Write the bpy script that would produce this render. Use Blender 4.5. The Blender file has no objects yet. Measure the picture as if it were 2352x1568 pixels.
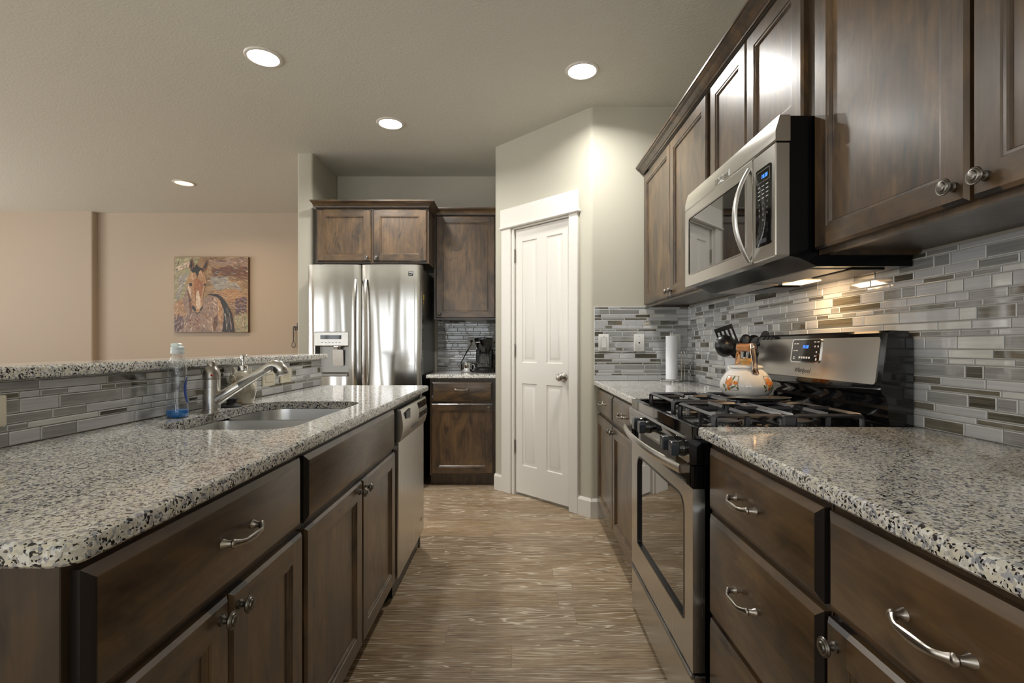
import bpy, bmesh, math, random
from mathutils import Matrix, Vector, noise as mnoise
PI = math.pi
S = bpy.context.scene
COL = S.collection

# ---------------------------------------------------------------- camera, world, light, exposure
HC = 1.144                      # eye height above the floor
cd = bpy.data.cameras.new('camera')
cam = bpy.data.objects.new('camera', cd)
COL.objects.link(cam)
cam.location = (0, 0, HC)
cam.rotation_euler = (PI / 2, 0, 0)
cd.sensor_width = 36
cd.lens = 1140 / 2352 * 36
cd.shift_x = -11 / 2352
cd.shift_y = 11 / 2352
cd.clip_start = 0.02
S.camera = cam
S.view_settings.view_transform = 'Standard'
S.view_settings.look = 'None'
S.view_settings.exposure = 0.66
S.view_settings.gamma = 1.0
S.view_settings.use_curve_mapping = False
w = bpy.data.worlds.new('sky')
S.world = w
w.use_nodes = True
bg = w.node_tree.nodes['Background']
bg.inputs['Color'].default_value = (0.80, 0.90, 1.0, 1)
bg.inputs['Strength'].default_value = 1.2
try:
    S.cycles.use_denoising = True
    S.cycles.max_bounces = 10
    S.cycles.diffuse_bounces = 5
    S.cycles.glossy_bounces = 5
    S.cycles.transmission_bounces = 8
    S.cycles.caustics_reflective = False
    S.cycles.caustics_refractive = False
    S.cycles.sample_clamp_indirect = 6.0
except Exception:
    pass


def area(name, loc, rot, sx, sy, power, color):
    l = bpy.data.lights.new(name, 'AREA')
    l.shape = 'RECTANGLE'
    l.size = sx
    l.size_y = sy
    l.energy = power
    l.color = color
    o = bpy.data.objects.new(name, l)
    COL.objects.link(o)
    o.location = loc
    o.rotation_euler = rot
    return o


CEIL = 2.743
RW = 1.149                      # right wall plane
YR = -3.6                       # rear wall plane (behind the camera)
XL = -8.0                       # far left wall plane
REAR_WINDOWS = [(-7.2, -5.6, 0.75, 2.3), (-4.75, -4.05, 0.12, 2.3), (-3.45, -2.75, 0.12, 2.3), (-1.9, -0.7, 0.75, 2.3), (-0.3, 0.9, 0.95, 2.3)]
LEFT_WINDOWS = [(-1.5, 1.2, 0.6, 2.3), (2.4, 4.4, 0.6, 2.3)]
DAY = (1.0, 0.985, 0.955)


def daylight(axis, a0, a1, z0, z1, level, ground):
    """daylight through one window: level light from the sky, and an added uplight for the ceiling, in place of sunlit ground outside"""
    c, wd, ht = (a0 + a1) / 2, a1 - a0, z1 - z0
    up = math.radians(90 + 50)
    if axis == 'y':
        area('daylight', (c, YR - 0.11, (z0 + z1) / 2), (PI / 2, 0, 0), wd, ht, level * wd * ht, DAY)
        o = area('added_uplight', (c, YR - 0.75, z0 - 0.25), (up, 0, 0), wd, 0.9, ground * wd, DAY)  # added lamp under the sill, aimed up to brighten the ceiling
    else:
        area('daylight', (XL - 0.11, (a0 + a1) / 2, (z0 + z1) / 2), (PI / 2, 0, -PI / 2), wd, ht, level * wd * ht, DAY)
        o = area('added_uplight', (XL - 0.75, c, z0 - 0.25), (up, 0, -PI / 2), wd, 0.9, ground * wd, DAY)


for (a0, a1, z0, z1) in REAR_WINDOWS:
    daylight('y', a0, a1, z0, z1, 3.6, 76)
for (a0, a1, z0, z1) in LEFT_WINDOWS:
    daylight('x', a0, a1, z0, z1, 11, 66)


# ---------------------------------------------------------------- materials
def lin(c):
    c = c / 255.0
    return c / 12.92 if c <= 0.04045 else ((c + 0.055) / 1.055) ** 2.4


def rgb(r, g, b):
    return (lin(r), lin(g), lin(b), 1.0)


class N:
    """tiny node helper around one material"""

    def __init__(self, name):
        self.m = bpy.data.materials.new(name)
        self.m.use_nodes = True
        self.t = self.m.node_tree
        self.b = self.t.nodes['Principled BSDF']

    def n(self, typ, **kw):
        nd = self.t.nodes.new(typ)
        for k, v in kw.items():
            if k.startswith('i_'):
                key = k[2:]
                nd.inputs[int(key) if key.isdigit() else key.replace('_', ' ')].default_value = v
            else:
                setattr(nd, k, v)
        return nd

    def l(self, a, b):
        self.t.links.new(a, b)

    def P(self, **kw):
        for k, v in kw.items():
            self.b.inputs[k.replace('_', ' ')].default_value = v
        return self

    def coords(self, scale=(1, 1, 1), obj_random=0.0, rot=(0, 0, 0)):
        tc = self.n('ShaderNodeTexCoord')
        mp = self.n('ShaderNodeMapping')
        mp.inputs['Scale'].default_value = scale
        mp.inputs['Rotation'].default_value = rot
        src = tc.outputs['Object']
        if obj_random:
            oi = self.n('ShaderNodeObjectInfo')
            ml = self.n('ShaderNodeVectorMath', operation='MULTIPLY_ADD')
            cx = self.n('ShaderNodeCombineXYZ')
            for k in range(3):
                self.l(oi.outputs['Random'], cx.inputs[k])
            ml.inputs[1].default_value = (obj_random, obj_random * 0.7, obj_random * 1.3)
            self.l(cx.outputs[0], ml.inputs[0])
            self.l(src, ml.inputs[2])
            src = ml.outputs[0]
        self.l(src, mp.inputs[0])
        return mp.outputs[0]

    def noise(self, vec, scale, detail=3.0, rough=0.5, dist=0.0):
        nd = self.n('ShaderNodeTexNoise')
        nd.inputs['Scale'].default_value = scale
        nd.inputs['Detail'].default_value = detail
        nd.inputs['Roughness'].default_value = rough
        nd.inputs['Distortion'].default_value = dist
        self.l(vec, nd.inputs['Vector'])
        return nd.outputs['Fac']

    def ramp(self, fac, stops, interp='LINEAR'):
        nd = self.n('ShaderNodeValToRGB')
        cr = nd.color_ramp
        cr.interpolation = interp
        while len(cr.elements) > 1:
            cr.elements.remove(cr.elements[-1])
        cr.elements[0].position = stops[0][0]
        cr.elements[0].color = stops[0][1]
        for p, c in stops[1:]:
            e = cr.elements.new(p)
            e.color = c
        self.l(fac, nd.inputs['Fac'])
        return nd.outputs['Color']

    def mix(self, fac, a, b, mode='MIX'):
        nd = self.n('ShaderNodeMix', data_type='RGBA', blend_type=mode)
        for src, i in ((fac, 0), (a, 6), (b, 7)):
            if isinstance(src, (float, int)):
                nd.inputs[i].default_value = src
            elif isinstance(src, tuple):
                nd.inputs[i].default_value = src
            else:
                self.l(src, nd.inputs[i])
        return nd.outputs[2]

    def math(self, op, a, b=None, c=None):
        nd = self.n('ShaderNodeMath', operation=op)
        for i, s in enumerate((a, b, c)):
            if s is None:
                continue
            if isinstance(s, (float, int)):
                nd.inputs[i].default_value = s
            else:
                self.l(s, nd.inputs[i])
        return nd.outputs[0]

    def bump(self, h, strength=0.3, dist=0.002):
        nd = self.n('ShaderNodeBump')
        nd.inputs['Strength'].default_value = strength
        nd.inputs['Distance'].default_value = dist
        self.l(h, nd.inputs['Height'])
        self.l(nd.outputs[0], self.b.inputs['Normal'])

    def color(self, c):
        self.l(c, self.b.inputs['Base Color'])


def plain(name, col, rough=0.5, metal=0.0, spec=0.5, coat=0.0, **kw):
    k = N(name)
    k.P(Base_Color=col, Roughness=rough, Metallic=metal, Specular_IOR_Level=spec, Coat_Weight=coat)
    for a, v in kw.items():
        k.b.inputs[a.replace('_', ' ')].default_value = v
    return k.m


def wood(name, horiz, tone=1.0, rough=0.36):
    k = N(name)
    long_, cross = 1.6, 26.0
    sc = (long_, cross, cross) if horiz else (cross, cross, long_)
    v = k.coords(sc, 7.0)
    v2 = k.coords((2.2, 5, 5) if horiz else (5, 5, 2.0), 9.0)
    g = k.noise(v, 2.2, 6, 0.62, 0.4)
    p = k.noise(v2, 1.5, 4, 0.6, 0.9)

    def c(r, gg, b):
        q = rgb(r, gg, b)
        return (q[0] * tone, q[1] * tone, q[2] * tone, 1)
    grain = k.ramp(g, [(0.30, c(42, 31, 21)), (0.52, c(78, 58, 38)), (0.74, c(112, 86, 56))])
    patch = k.ramp(p, [(0.30, c(29, 24, 19)), (0.48, c(76, 59, 41)), (0.72, c(122, 95, 62))])
    col = k.mix(0.55, grain, patch)
    v3 = k.coords((3.0, 9, 9) if horiz else (9, 9, 3.0), 17.0)
    knot = k.ramp(k.noise(v3, 1.0, 3, 0.65, 1.4), [(0.53, (0, 0, 0, 1)), (0.70, (0.8, 0.8, 0.8, 1))])
    col = k.mix(knot, col, c(30, 24, 19))
    k.color(col)
    k.P(Roughness=rough, Specular_IOR_Level=0.5, Coat_Weight=0.55, Coat_Roughness=0.24)
    k.bump(g, 0.06, 0.001)
    return k.m


def granite(name):
    k = N(name)
    v = k.coords((1, 1, 1))
    nz = k.n('ShaderNodeTexNoise')
    nz.inputs['Scale'].default_value = 70
    nz.inputs['Detail'].default_value = 3
    k.l(v, nz.inputs['Vector'])
    va = k.n('ShaderNodeVectorMath', operation='MULTIPLY_ADD')
    k.l(nz.outputs['Color'], va.inputs[0])
    va.inputs[1].default_value = (0.012, 0.012, 0.012)
    k.l(v, va.inputs[2])

    def vor(scale):
        n = k.n('ShaderNodeTexVoronoi')
        n.inputs['Scale'].default_value = scale
        k.l(va.outputs[0], n.inputs['Vector'])
        s = k.n('ShaderNodeSeparateColor')
        k.l(n.outputs['Color'], s.inputs[0])
        return s
    a = vor(210)
    b = vor(380)
    base = k.ramp(a.outputs[0], [(0.0, rgb(210, 207, 198)), (0.28, rgb(230, 229, 225)), (0.5, rgb(196, 192, 182)),
                                 (0.64, rgb(168, 169, 175)), (0.76, rgb(218, 212, 196)), (0.90, rgb(138, 140, 148))], 'CONSTANT')
    fl = k.ramp(b.outputs[1], [(0.0, (1, 1, 1, 1)), (0.115, (0, 0, 0, 1))], 'CONSTANT')
    big = k.noise(v, 9, 3)
    fl2 = k.ramp(a.outputs[2], [(0.0, (1, 1, 1, 1)), (0.075, (0, 0, 0, 1))], 'CONSTANT')
    dark = k.ramp(b.outputs[2], [(0, rgb(26, 25, 26)), (0.5, rgb(48, 44, 42)), (0.8, rgb(84, 76, 72))], 'CONSTANT')
    c1 = k.mix(fl, base, dark)
    c2 = k.mix(fl2, c1, rgb(42, 40, 42))
    shade = k.ramp(big, [(0.3, (0.93, 0.93, 0.95, 1)), (0.7, (1.0, 1.0, 0.98, 1))])
    k.color(k.mix(1.0, c2, shade, 'MULTIPLY'))
    k.P(Roughness=0.09, Specular_IOR_Level=0.55)
    return k.m


def brushed(name, col, rough=0.26, horiz=True, warp=0.0, bump=0.006):
    k = N(name)
    v = k.coords((3, 3, 400) if horiz else (400, 400, 3))
    g = k.noise(v, 1.0, 2)
    k.P(Base_Color=col, Metallic=1.0)
    r = k.n('ShaderNodeMapRange')
    r.inputs['To Min'].default_value = rough - 0.025
    r.inputs['To Max'].default_value = rough + 0.03
    k.l(g, r.inputs['Value'])
    k.l(r.outputs[0], k.b.inputs['Roughness'])
    if warp:
        v2 = k.coords((6.5, 6.5, 0.7))
        h = k.noise(v2, 1.0, 0.6, 0.4, 0.2)
        k.bump(h, 1.0, warp)
    else:
        k.bump(g, bump, 0.0005)
    return k.m


def paint(name, col, bumpy=0.12, scale=220, rough=0.6):
    k = N(name)
    v = k.coords()
    h = k.noise(v, scale, 3, 0.6)
    k.P(Base_Color=col, Roughness=rough, Specular_IOR_Level=0.3)
    k.bump(h, bumpy, 0.002)
    return k.m


def floor_mat():
    k = N('oak_plank')
    tc = k.n('ShaderNodeTexCoord')
    br = k.n('ShaderNodeTexBrick')
    br.offset = 0.0
    br.offset_frequency = 2
    br.inputs['Scale'].default_value = 1.0
    br.inputs['Mortar Size'].default_value = 0.0008
    br.inputs['Mortar Smooth'].default_value = 0.1
    br.inputs['Bias'].default_value = 0.0
    br.inputs['Brick Width'].default_value = 1.22
    br.inputs['Row Height'].default_value = 0.136
    br.inputs['Color1'].default_value = (0, 0, 0, 1)
    br.inputs['Color2'].default_value = (1, 1, 1, 1)
    br.inputs['Mortar'].default_value = (0.5, 0.5, 0.5, 1)
    sx = k.n('ShaderNodeSeparateXYZ')
    k.l(tc.outputs['Object'], sx.inputs[0])
    row = k.math('FLOOR', k.math('DIVIDE', sx.outputs[1], 0.136))
    wn = k.n('ShaderNodeTexWhiteNoise', noise_dimensions='1D')
    k.l(k.math('ADD', row, 7.31), wn.inputs['W'])
    cxy = k.n('ShaderNodeCombineXYZ')
    k.l(k.math('MULTIPLY_ADD', wn.outputs['Value'], 1.22, sx.outputs[0]), cxy.inputs[0])
    k.l(sx.outputs[1], cxy.inputs[1])
    k.l(cxy.outputs[0], br.inputs['Vector'])
    sep = k.n('ShaderNodeSeparateColor')
    k.l(br.outputs['Color'], sep.inputs[0])
    rnd = k.math('FRACT', k.math('MULTIPLY_ADD', row, 0.379, sep.outputs[0]))
    off = k.n('ShaderNodeCombineXYZ')
    k.l(k.math('MULTIPLY', rnd, 13.7), off.inputs[0])
    k.l(k.math('MULTIPLY', rnd, 7.3), off.inputs[1])
    ad = k.n('ShaderNodeVectorMath', operation='ADD')
    k.l(tc.outputs['Object'], ad.inputs[0])
    k.l(off.outputs[0], ad.inputs[1])

    def mp(sc):
        m = k.n('ShaderNodeMapping')
        m.inputs['Scale'].default_value = sc
        k.l(ad.outputs[0], m.inputs[0])
        return m.outputs[0]
    # cathedral grain: contour lines of a smooth stretched field
    f = k.noise(mp((0.9, 11.0, 1)), 1.0, 2.5, 0.5, 0.15)
    cont = k.math('PINGPONG', k.math('MULTIPLY', f, 17.0), 0.5)
    line = k.ramp(cont, [(0.0, (1, 1, 1, 1)), (0.055, (0.75, 0.75, 0.75, 1)), (0.12, (0, 0, 0, 1))])
    gate = k.ramp(k.noise(mp((1.0, 3.5, 1)), 1.1, 1.5), [(0.40, (0, 0, 0, 1)), (0.50, (1, 1, 1, 1))])
    lines = k.mix(1.0, line, gate, 'MULTIPLY')
    fine = k.noise(mp((5, 120, 1)), 1.0, 5, 0.7)
    fine2 = k.noise(mp((6, 150, 1)), 1.0, 4, 0.65)
    tone = k.ramp(rnd, [(0.0, rgb(128, 106, 78)), (0.35, rgb(149, 126, 96)), (0.7, rgb(137, 117, 92)), (1.0, rgb(159, 136, 106))])
    c = k.mix(k.ramp(fine, [(0.36, (0.95, 0.95, 0.95, 1)), (0.52, (0, 0, 0, 1))]), tone, rgb(92, 74, 56))
    c = k.mix(k.ramp(fine2, [(0.53, (0, 0, 0, 1)), (0.70, (0.7, 0.7, 0.7, 1))]), c, rgb(214, 202, 182))
    c = k.mix(k.math('MULTIPLY', lines, 0.6), c, rgb(226, 216, 196))
    gap = k.math('MULTIPLY', br.outputs['Fac'], 0.5)
    c = k.mix(gap, c, rgb(58, 48, 36))
    k.color(c)
    k.P(Roughness=0.42, Specular_IOR_Level=0.45)
    k.bump(fine, 0.05, 0.001)
    return k.m


def tile_mat(name, a, b, rough=0.07):
    k = N(name)
    v = k.coords((4, 4, 260))
    g = k.noise(v, 1.0, 3, 0.7)
    k.color(k.ramp(g, [(0.35, a), (0.65, b)]))
    k.P(Roughness=rough, Specular_IOR_Level=0.6, Coat_Weight=0.4, Coat_Roughness=0.03)
    v2 = k.coords((14, 14, 20))
    h = k.noise(v2, 1.0, 1.0)
    k.bump(h, 0.25, 0.004)
    return k.m


M = {}
M['wood_v'] = wood('stained_wood_upright', False)
M['wood_h'] = wood('stained_wood_level', True)
M['wood_panel'] = wood('stained_wood_panel', False, 1.12)
M['wood_end'] = plain('stained_end_grain', rgb(34, 30, 28), 0.35, coat=0.2)
M['wood_frame'] = wood('stained_face_frame', False, 0.62)
M['granite'] = granite('speckled_granite')
M['steel'] = brushed('brushed_steel', rgb(205, 202, 196), 0.24)
M['steel_v'] = brushed('brushed_steel_upright', rgb(205, 202, 197), 0.26, False)
M['steel_fridge'] = brushed('polished_steel_door', rgb(196, 194, 190), 0.13, True, 0.012)
M['steel_side'] = brushed('grey_steel_side', rgb(150, 148, 144), 0.34, False)
M['steel_sink'] = brushed('satin_steel_bowl', rgb(205, 205, 204), 0.3, True)
M['chrome'] = plain('chrome', rgb(225, 225, 225), 0.06, 1.0)
M['nickel'] = plain('brushed_nickel', rgb(168, 162, 154), 0.3, 1.0)
M['nickel_light'] = plain('satin_silver', rgb(204, 203, 200), 0.34, 1.0)
M['nickel_dark'] = plain('pewter', rgb(118, 114, 108), 0.36, 1.0)
M['black_gloss'] = plain('black_enamel', rgb(14, 14, 16), 0.07, 0, 0.6, 0.5)
M['black_deep'] = plain('deep_black_enamel', rgb(8, 8, 10), 0.2, 0, 0.25)
M['black_satin'] = plain('black_satin', rgb(20, 20, 22), 0.3)
M['black_rubber'] = plain('black_rubber', rgb(26, 26, 27), 0.55)
M['black_nylon'] = plain('black_nylon', rgb(24, 24, 26), 0.32)
M['iron'] = plain('cast_iron', rgb(58, 59, 64), 0.36, 0.0, 0.7)
M['dark_glass'] = plain('dark_glass', rgb(16, 15, 14), 0.03, 0, 0.8, 0.6)
M['window_glass'] = plain('tinted_glass', rgb(30, 26, 22), 0.02, 0, 1.0, 1.0, Coat_Roughness=0.01)
M['knob_grey'] = plain('slate_grey_plastic', rgb(52, 58, 66), 0.25, 0, 0.5, 0.3)
M['white_gloss'] = plain('white_trim_paint', rgb(214, 210, 202), 0.35)
M['plate'] = plain('white_plate', rgb(214, 213, 208), 0.35)
M['ivory'] = plain('ivory_plate', rgb(206, 198, 176), 0.35)
M['slot'] = plain('socket_slot', rgb(40, 38, 36), 0.6)
M['porcelain'] = plain('white_enamel', rgb(232, 228, 224), 0.08, 0, 0.5, 0.6)
M['crock'] = plain('pale_stoneware', rgb(190, 194, 200), 0.25)
M['paper'] = plain('white_paper', rgb(228, 230, 234), 0.9)
M['owl'] = plain('cream_glaze', rgb(226, 219, 202), 0.18, 0, 0.5, 0.5)
M['owl_tan'] = plain('tan_glaze', rgb(190, 150, 100), 0.25)
M['red'] = plain('red_dot', rgb(190, 20, 24), 0.25)
M['honey_wood'] = plain('honey_wood', rgb(196, 122, 48), 0.3, coat=0.4)
M['pale_wood'] = plain('pale_wood', rgb(206, 160, 92), 0.4)
M['copper'] = plain('polished_bracket', rgb(226, 196, 172), 0.12, 1.0)
M['cap'] = plain('white_cap', rgb(224, 234, 234), 0.35)
M['blue_label'] = plain('blue_label', rgb(36, 72, 150), 0.35)
M['yellow'] = plain('yellow_print', rgb(226, 200, 60), 0.5)
M['white_ink'] = plain('white_ink', rgb(205, 208, 212), 0.5)
M['dark_ink'] = plain('dark_ink', rgb(44, 40, 38), 0.4)


def shell_glass(name, tint):
    """thin clear wall: see-through with a mirror-like sheen toward the rim"""
    k = N(name)
    tr = k.n('ShaderNodeBsdfTransparent')
    tr.inputs['Color'].default_value = tint
    gl = k.n('ShaderNodeBsdfGlossy')
    gl.inputs['Roughness'].default_value = 0.03
    lw = k.n('ShaderNodeLayerWeight')
    lw.inputs['Blend'].default_value = 0.45
    mx = k.n('ShaderNodeMixShader')
    k.l(k.math('MULTIPLY_ADD', lw.outputs['Facing'], 0.55, 0.05), mx.inputs[0])
    k.l(tr.outputs[0], mx.inputs[1])
    k.l(gl.outputs[0], mx.inputs[2])
    k.l(mx.outputs[0], k.t.nodes['Material Output'].inputs['Surface'])
    return k.m


M['clear'] = shell_glass('clear_plastic', (0.93, 0.95, 0.97, 1))
M['clear_glass'] = shell_glass('clear_glass', (0.86, 0.88, 0.88, 1))
M['blue_soap'] = plain('blue_soap', rgb(10, 128, 214), 0.06)
M['wall'] = paint('wall_paint', rgb(180, 176, 161), 0.10, 180)
M['dining'] = paint('tan_wall_paint', rgb(178, 162, 145), 0.08, 160)
M['ceiling'] = paint('lightened_ceiling_paint', rgb(204, 202, 192), 0.8, 80)  # lightened against the same wall paint, standing in for bounced light
M['floor'] = floor_mat()
M['grout'] = plain('pale_grout', rgb(176, 172, 164), 0.8)
M['tile0'] = tile_mat('light_grey_tile', rgb(168, 169, 171), rgb(186, 186, 187))
M['tile1'] = tile_mat('mid_grey_tile', rgb(122, 122, 120), rgb(150, 149, 146))
M['tile2'] = tile_mat('olive_brown_tile', rgb(78, 74, 62), rgb(118, 112, 98))
M['tile3'] = tile_mat('dark_brown_tile', rgb(56, 53, 45), rgb(92, 87, 75))
M['tile_edge'] = plain('frosted_tile_edge', rgb(196, 197, 196), 0.2)
M['tile4'] = tile_mat('pale_grey_tile', rgb(186, 187, 184), rgb(204, 203, 198))


def glow(name, col, strength):
    k = N(name)
    k.P(Base_Color=(0, 0, 0, 1), Roughness=0.4, Emission_Color=col, Emission_Strength=strength)
    return k.m


M['lens'] = glow('lit_lens', (1.0, 0.97, 0.92, 1), 9)
M['lens_warm'] = glow('lit_warm_lens', (1.0, 0.72, 0.40, 1), 1.6)
M['digit'] = glow('blue_digit', rgb(60, 130, 255), 1.5)
M['hood_lamp'] = glow('lit_hood_lamp', (1.0, 0.62, 0.30, 1), 2.2)


# ---------------------------------------------------------------- mesh builder
class MB:
    def __init__(self, T=None):
        self.v = []
        self.f = []
        self.m = []
        self.T = T

    def add(self, vs, fs, m=0):
        o = len(self.v)
        for p in vs:
            p = Vector(p)
            self.v.append(self.T @ p if self.T is not None else p)
        for i, f in enumerate(fs):
            self.f.append([o + a for a in f])
            self.m.append(m[i] if isinstance(m, list) else m)
        return self

    def box(self, x0, x1, y0, y1, z0, z1, m=0):
        vs = [(x0, y0, z0), (x1, y0, z0), (x1, y1, z0), (x0, y1, z0), (x0, y0, z1), (x1, y0, z1), (x1, y1, z1), (x0, y1, z1)]
        return self.add(vs, [(0, 3, 2, 1), (4, 5, 6, 7), (0, 1, 5, 4), (1, 2, 6, 5), (2, 3, 7, 6), (3, 0, 4, 7)], m)

    def cbox(self, x0, x1, y0, y1, z0, z1, r=0.003, m=0):
        """box with chamfered edges"""
        lo, hi = (x0, y0, z0), (x1, y1, z1)
        r = min(r, *[(hi[i] - lo[i]) * 0.45 for i in range(3)])
        vs = []
        idx = {}
        for cx in (0, 1):
            for cy in (0, 1):
                for cz in (0, 1):
                    c = (cx, cy, cz)
                    for ax in range(3):
                        p = []
                        for i in range(3):
                            q = hi[i] if c[i] else lo[i]
                            if i != ax:
                                q += -r if c[i] else r
                            p.append(q)
                        idx[(c, ax)] = len(vs)
                        vs.append(tuple(p))
        fs = []
        for ax in range(3):
            o1, o2 = (ax + 1) % 3, (ax + 2) % 3
            for s in (0, 1):
                q = []
                for (a, b) in ((0, 0), (1, 0), (1, 1), (0, 1)):
                    c = [0, 0, 0]
                    c[ax] = s
                    c[o1] = a
                    c[o2] = b
                    q.append(idx[(tuple(c), ax)])
                fs.append(q if s else q[::-1])
        for ax in range(3):
            o1, o2 = (ax + 1) % 3, (ax + 2) % 3
            for a in (0, 1):
                for b in (0, 1):
                    c0 = [0, 0, 0]
                    c0[o1] = a
                    c0[o2] = b
                    c1 = list(c0)
                    c1[ax] = 1
                    c0, c1 = tuple(c0), tuple(c1)
                    q = [idx[(c0, o1)], idx[(c1, o1)], idx[(c1, o2)], idx[(c0, o2)]]
                    fs.append(q if (a == b) else q[::-1])
        for cx in (0, 1):
            for cy in (0, 1):
                for cz in (0, 1):
                    c = (cx, cy, cz)
                    t = [idx[(c, 0)], idx[(c, 1)], idx[(c, 2)]]
                    fs.append(t if (cx + cy + cz) % 2 else t[::-1])
        return self.add(vs, fs, m)

    def loft(self, loops, cap0=True, cap1=True, m=0, closed=True):
        """loops: equal-length lists of 3-D points"""
        n = len(loops[0])
        vs = [p for lp in loops for p in lp]
        fs = []
        for a in range(len(loops) - 1):
            for i in range(n if closed else n - 1):
                j = (i + 1) % n
                fs.append((a * n + i, a * n + j, (a + 1) * n + j, (a + 1) * n + i))
        if cap0:
            fs.append(tuple(range(n))[::-1])
        if cap1:
            fs.append(tuple((len(loops) - 1) * n + i for i in range(n)))
        return self.add(vs, fs, m)

    def lathe(self, prof, n=32, c=(0, 0, 0), axis='z', m=0, cap0=True, cap1=True, sx=1.0, sy=1.0):
        loops = []
        for r, h in prof:
            lp = []
            for i in range(n):
                a = 2 * PI * i / n
                p, q = r * math.cos(a) * sx, r * math.sin(a) * sy
                if axis == 'z':
                    lp.append((c[0] + p, c[1] + q, c[2] + h))
                elif axis == 'y':
                    lp.append((c[0] + p, c[1] + h, c[2] + q))
                else:
                    lp.append((c[0] + h, c[1] + p, c[2] + q))
            loops.append(lp)
        return self.loft(loops, cap0, cap1, m)

    def tube(self, pts, rad, n=10, m=0, up=None, caps=True):
        """rad: number, list of numbers or list of (a, b) half-axes"""
        pts = [Vector(p) for p in pts]
        k = len(pts)
        if not isinstance(rad, list):
            rad = [rad] * k
        t0 = (pts[1] - pts[0]).normalized()
        u = Vector(up) if up is not None else (Vector((0, 0, 1)) if abs(t0.z) < 0.9 else Vector((1, 0, 0)))
        loops = []
        for i in range(k):
            if i == 0:
                t = pts[1] - pts[0]
            elif i == k - 1:
                t = pts[-1] - pts[-2]
            else:
                t = (pts[i + 1] - pts[i]).normalized() + (pts[i] - pts[i - 1]).normalized()
            t = t.normalized()
            u = (u - t * u.dot(t)).normalized()
            s = t.cross(u)
            r = rad[i]
            a, b = r if isinstance(r, tuple) else (r, r)
            loops.append([pts[i] + u * (a * math.cos(2 * PI * q / n)) + s * (b * math.sin(2 * PI * q / n)) for q in range(n)])
        return self.loft(loops, caps, caps, m)

    def prism(self, poly, d0, d1, axis='z', m=0):
        """extrude a 2-D polygon along an axis. axis x: poly=(y,z); y: (x,z); z: (x,y)"""
        def P(p, d):
            if axis == 'z':
                return (p[0], p[1], d)
            if axis == 'y':
                return (p[0], d, p[1])
            return (d, p[0], p[1])
        return self.loft([[P(p, d0) for p in poly], [P(p, d1) for p in poly]], True, True, m)

    def blob(self, c, rx, ry, rz, n=20, k=12, m=0):
        pr = [(max(1e-4, math.sin(PI * i / k)), -math.cos(PI * i / k)) for i in range(k + 1)]
        loops = [[(c[0] + rx * r * math.cos(2 * PI * j / n), c[1] + ry * r * math.sin(2 * PI * j / n), c[2] + rz * h) for j in range(n)] for r, h in pr]
        return self.loft(loops, True, True, m)

    def holed(self, outer, inner, d0, d1, axis='z', m=0):
        """plate: outer polygon with a hole, extruded d0..d1 (triangulated faces)"""
        def P(p, d):
            if axis == 'z':
                return Vector((p[0], p[1], d))
            if axis == 'y':
                return Vector((p[0], d, p[1]))
            return Vector((d, p[0], p[1]))
        for d in (d0, d1):
            b = bmesh.new()
            es = []
            for lp in (outer, inner):
                vs = [b.verts.new(P(p, d)) for p in lp]
                es += [b.edges.new((vs[i], vs[(i + 1) % len(vs)])) for i in range(len(vs))]
            bmesh.ops.triangle_fill(b, edges=es, use_beauty=True)
            b.verts.index_update()
            self.add([v.co.copy() for v in b.verts], [[v.index for v in f.verts] for f in b.faces], m)
            b.free()
        self.loft([[P(p, d0) for p in outer], [P(p, d1) for p in outer]], False, False, m)
        self.loft([[P(p, d0) for p in inner], [P(p, d1) for p in inner]], False, False, m)
        return self

    def mesh(self, name, mats, smooth=35, merge=True):
        me = bpy.data.meshes.new(name)
        b = bmesh.new()
        vs = [b.verts.new(p) for p in self.v]
        for f, mi in zip(self.f, self.m):
            try:
                fc = b.faces.new([vs[i] for i in f])
                fc.material_index = mi
            except ValueError:
                pass
        if merge:
            bmesh.ops.remove_doubles(b, verts=b.verts, dist=1e-5)
        bmesh.ops.recalc_face_normals(b, faces=b.faces)
        b.to_mesh(me)
        b.free()
        for q in (mats if isinstance(mats, (list, tuple)) else [mats]):
            me.materials.append(M[q])
        if smooth:
            for p in me.polygons:
                p.use_smooth = True
            me.set_sharp_from_angle(angle=math.radians(smooth))
        return me


BASE = {}


def base_of(o):
    return BASE.get(o.name, Matrix.Identity(4)) if o else Matrix.Identity(4)


def link(name, me, parent=None, loc=None):
    o = bpy.data.objects.new(name, me)
    COL.objects.link(o)
    if parent is not None:
        o.parent = parent
    if loc is not None:
        o.location = loc
    BASE[o.name] = base_of(parent)
    return o


def thing(name, label, cat, loc=(0, 0, 0), rz=0.0, group=None):
    o = bpy.data.objects.new(name, None)
    COL.objects.link(o)
    o.empty_display_size = 0.05
    o.location = loc
    o.rotation_euler = (0, 0, rz)
    o['label'] = label
    o['category'] = cat
    if group:
        o['group'] = group
    BASE[o.name] = Matrix.Translation(loc) @ Matrix.Rotation(rz, 4, 'Z')
    return o


def part(name, mb, mats, parent, world=True, smooth=35, label=None, merge=True):
    """mesh part; vertices given in world space unless world=False (then in the thing's own space)"""
    if world:
        inv = base_of(parent).inverted()
        mb.v = [inv @ p for p in mb.v]
    o = link(name, mb.mesh(name, mats, smooth, merge), parent)
    if label:
        o['label'] = label
    return o


def solo(name, mb, mats, label, cat, loc, group=None, smooth=35, merge=True):
    L = Vector(loc)
    mb.v = [p - L for p in mb.v]
    o = link(name, mb.mesh(name, mats, smooth, merge), None, loc)
    o['label'] = label
    o['category'] = cat
    if group:
        o['group'] = group
    return o


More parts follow.
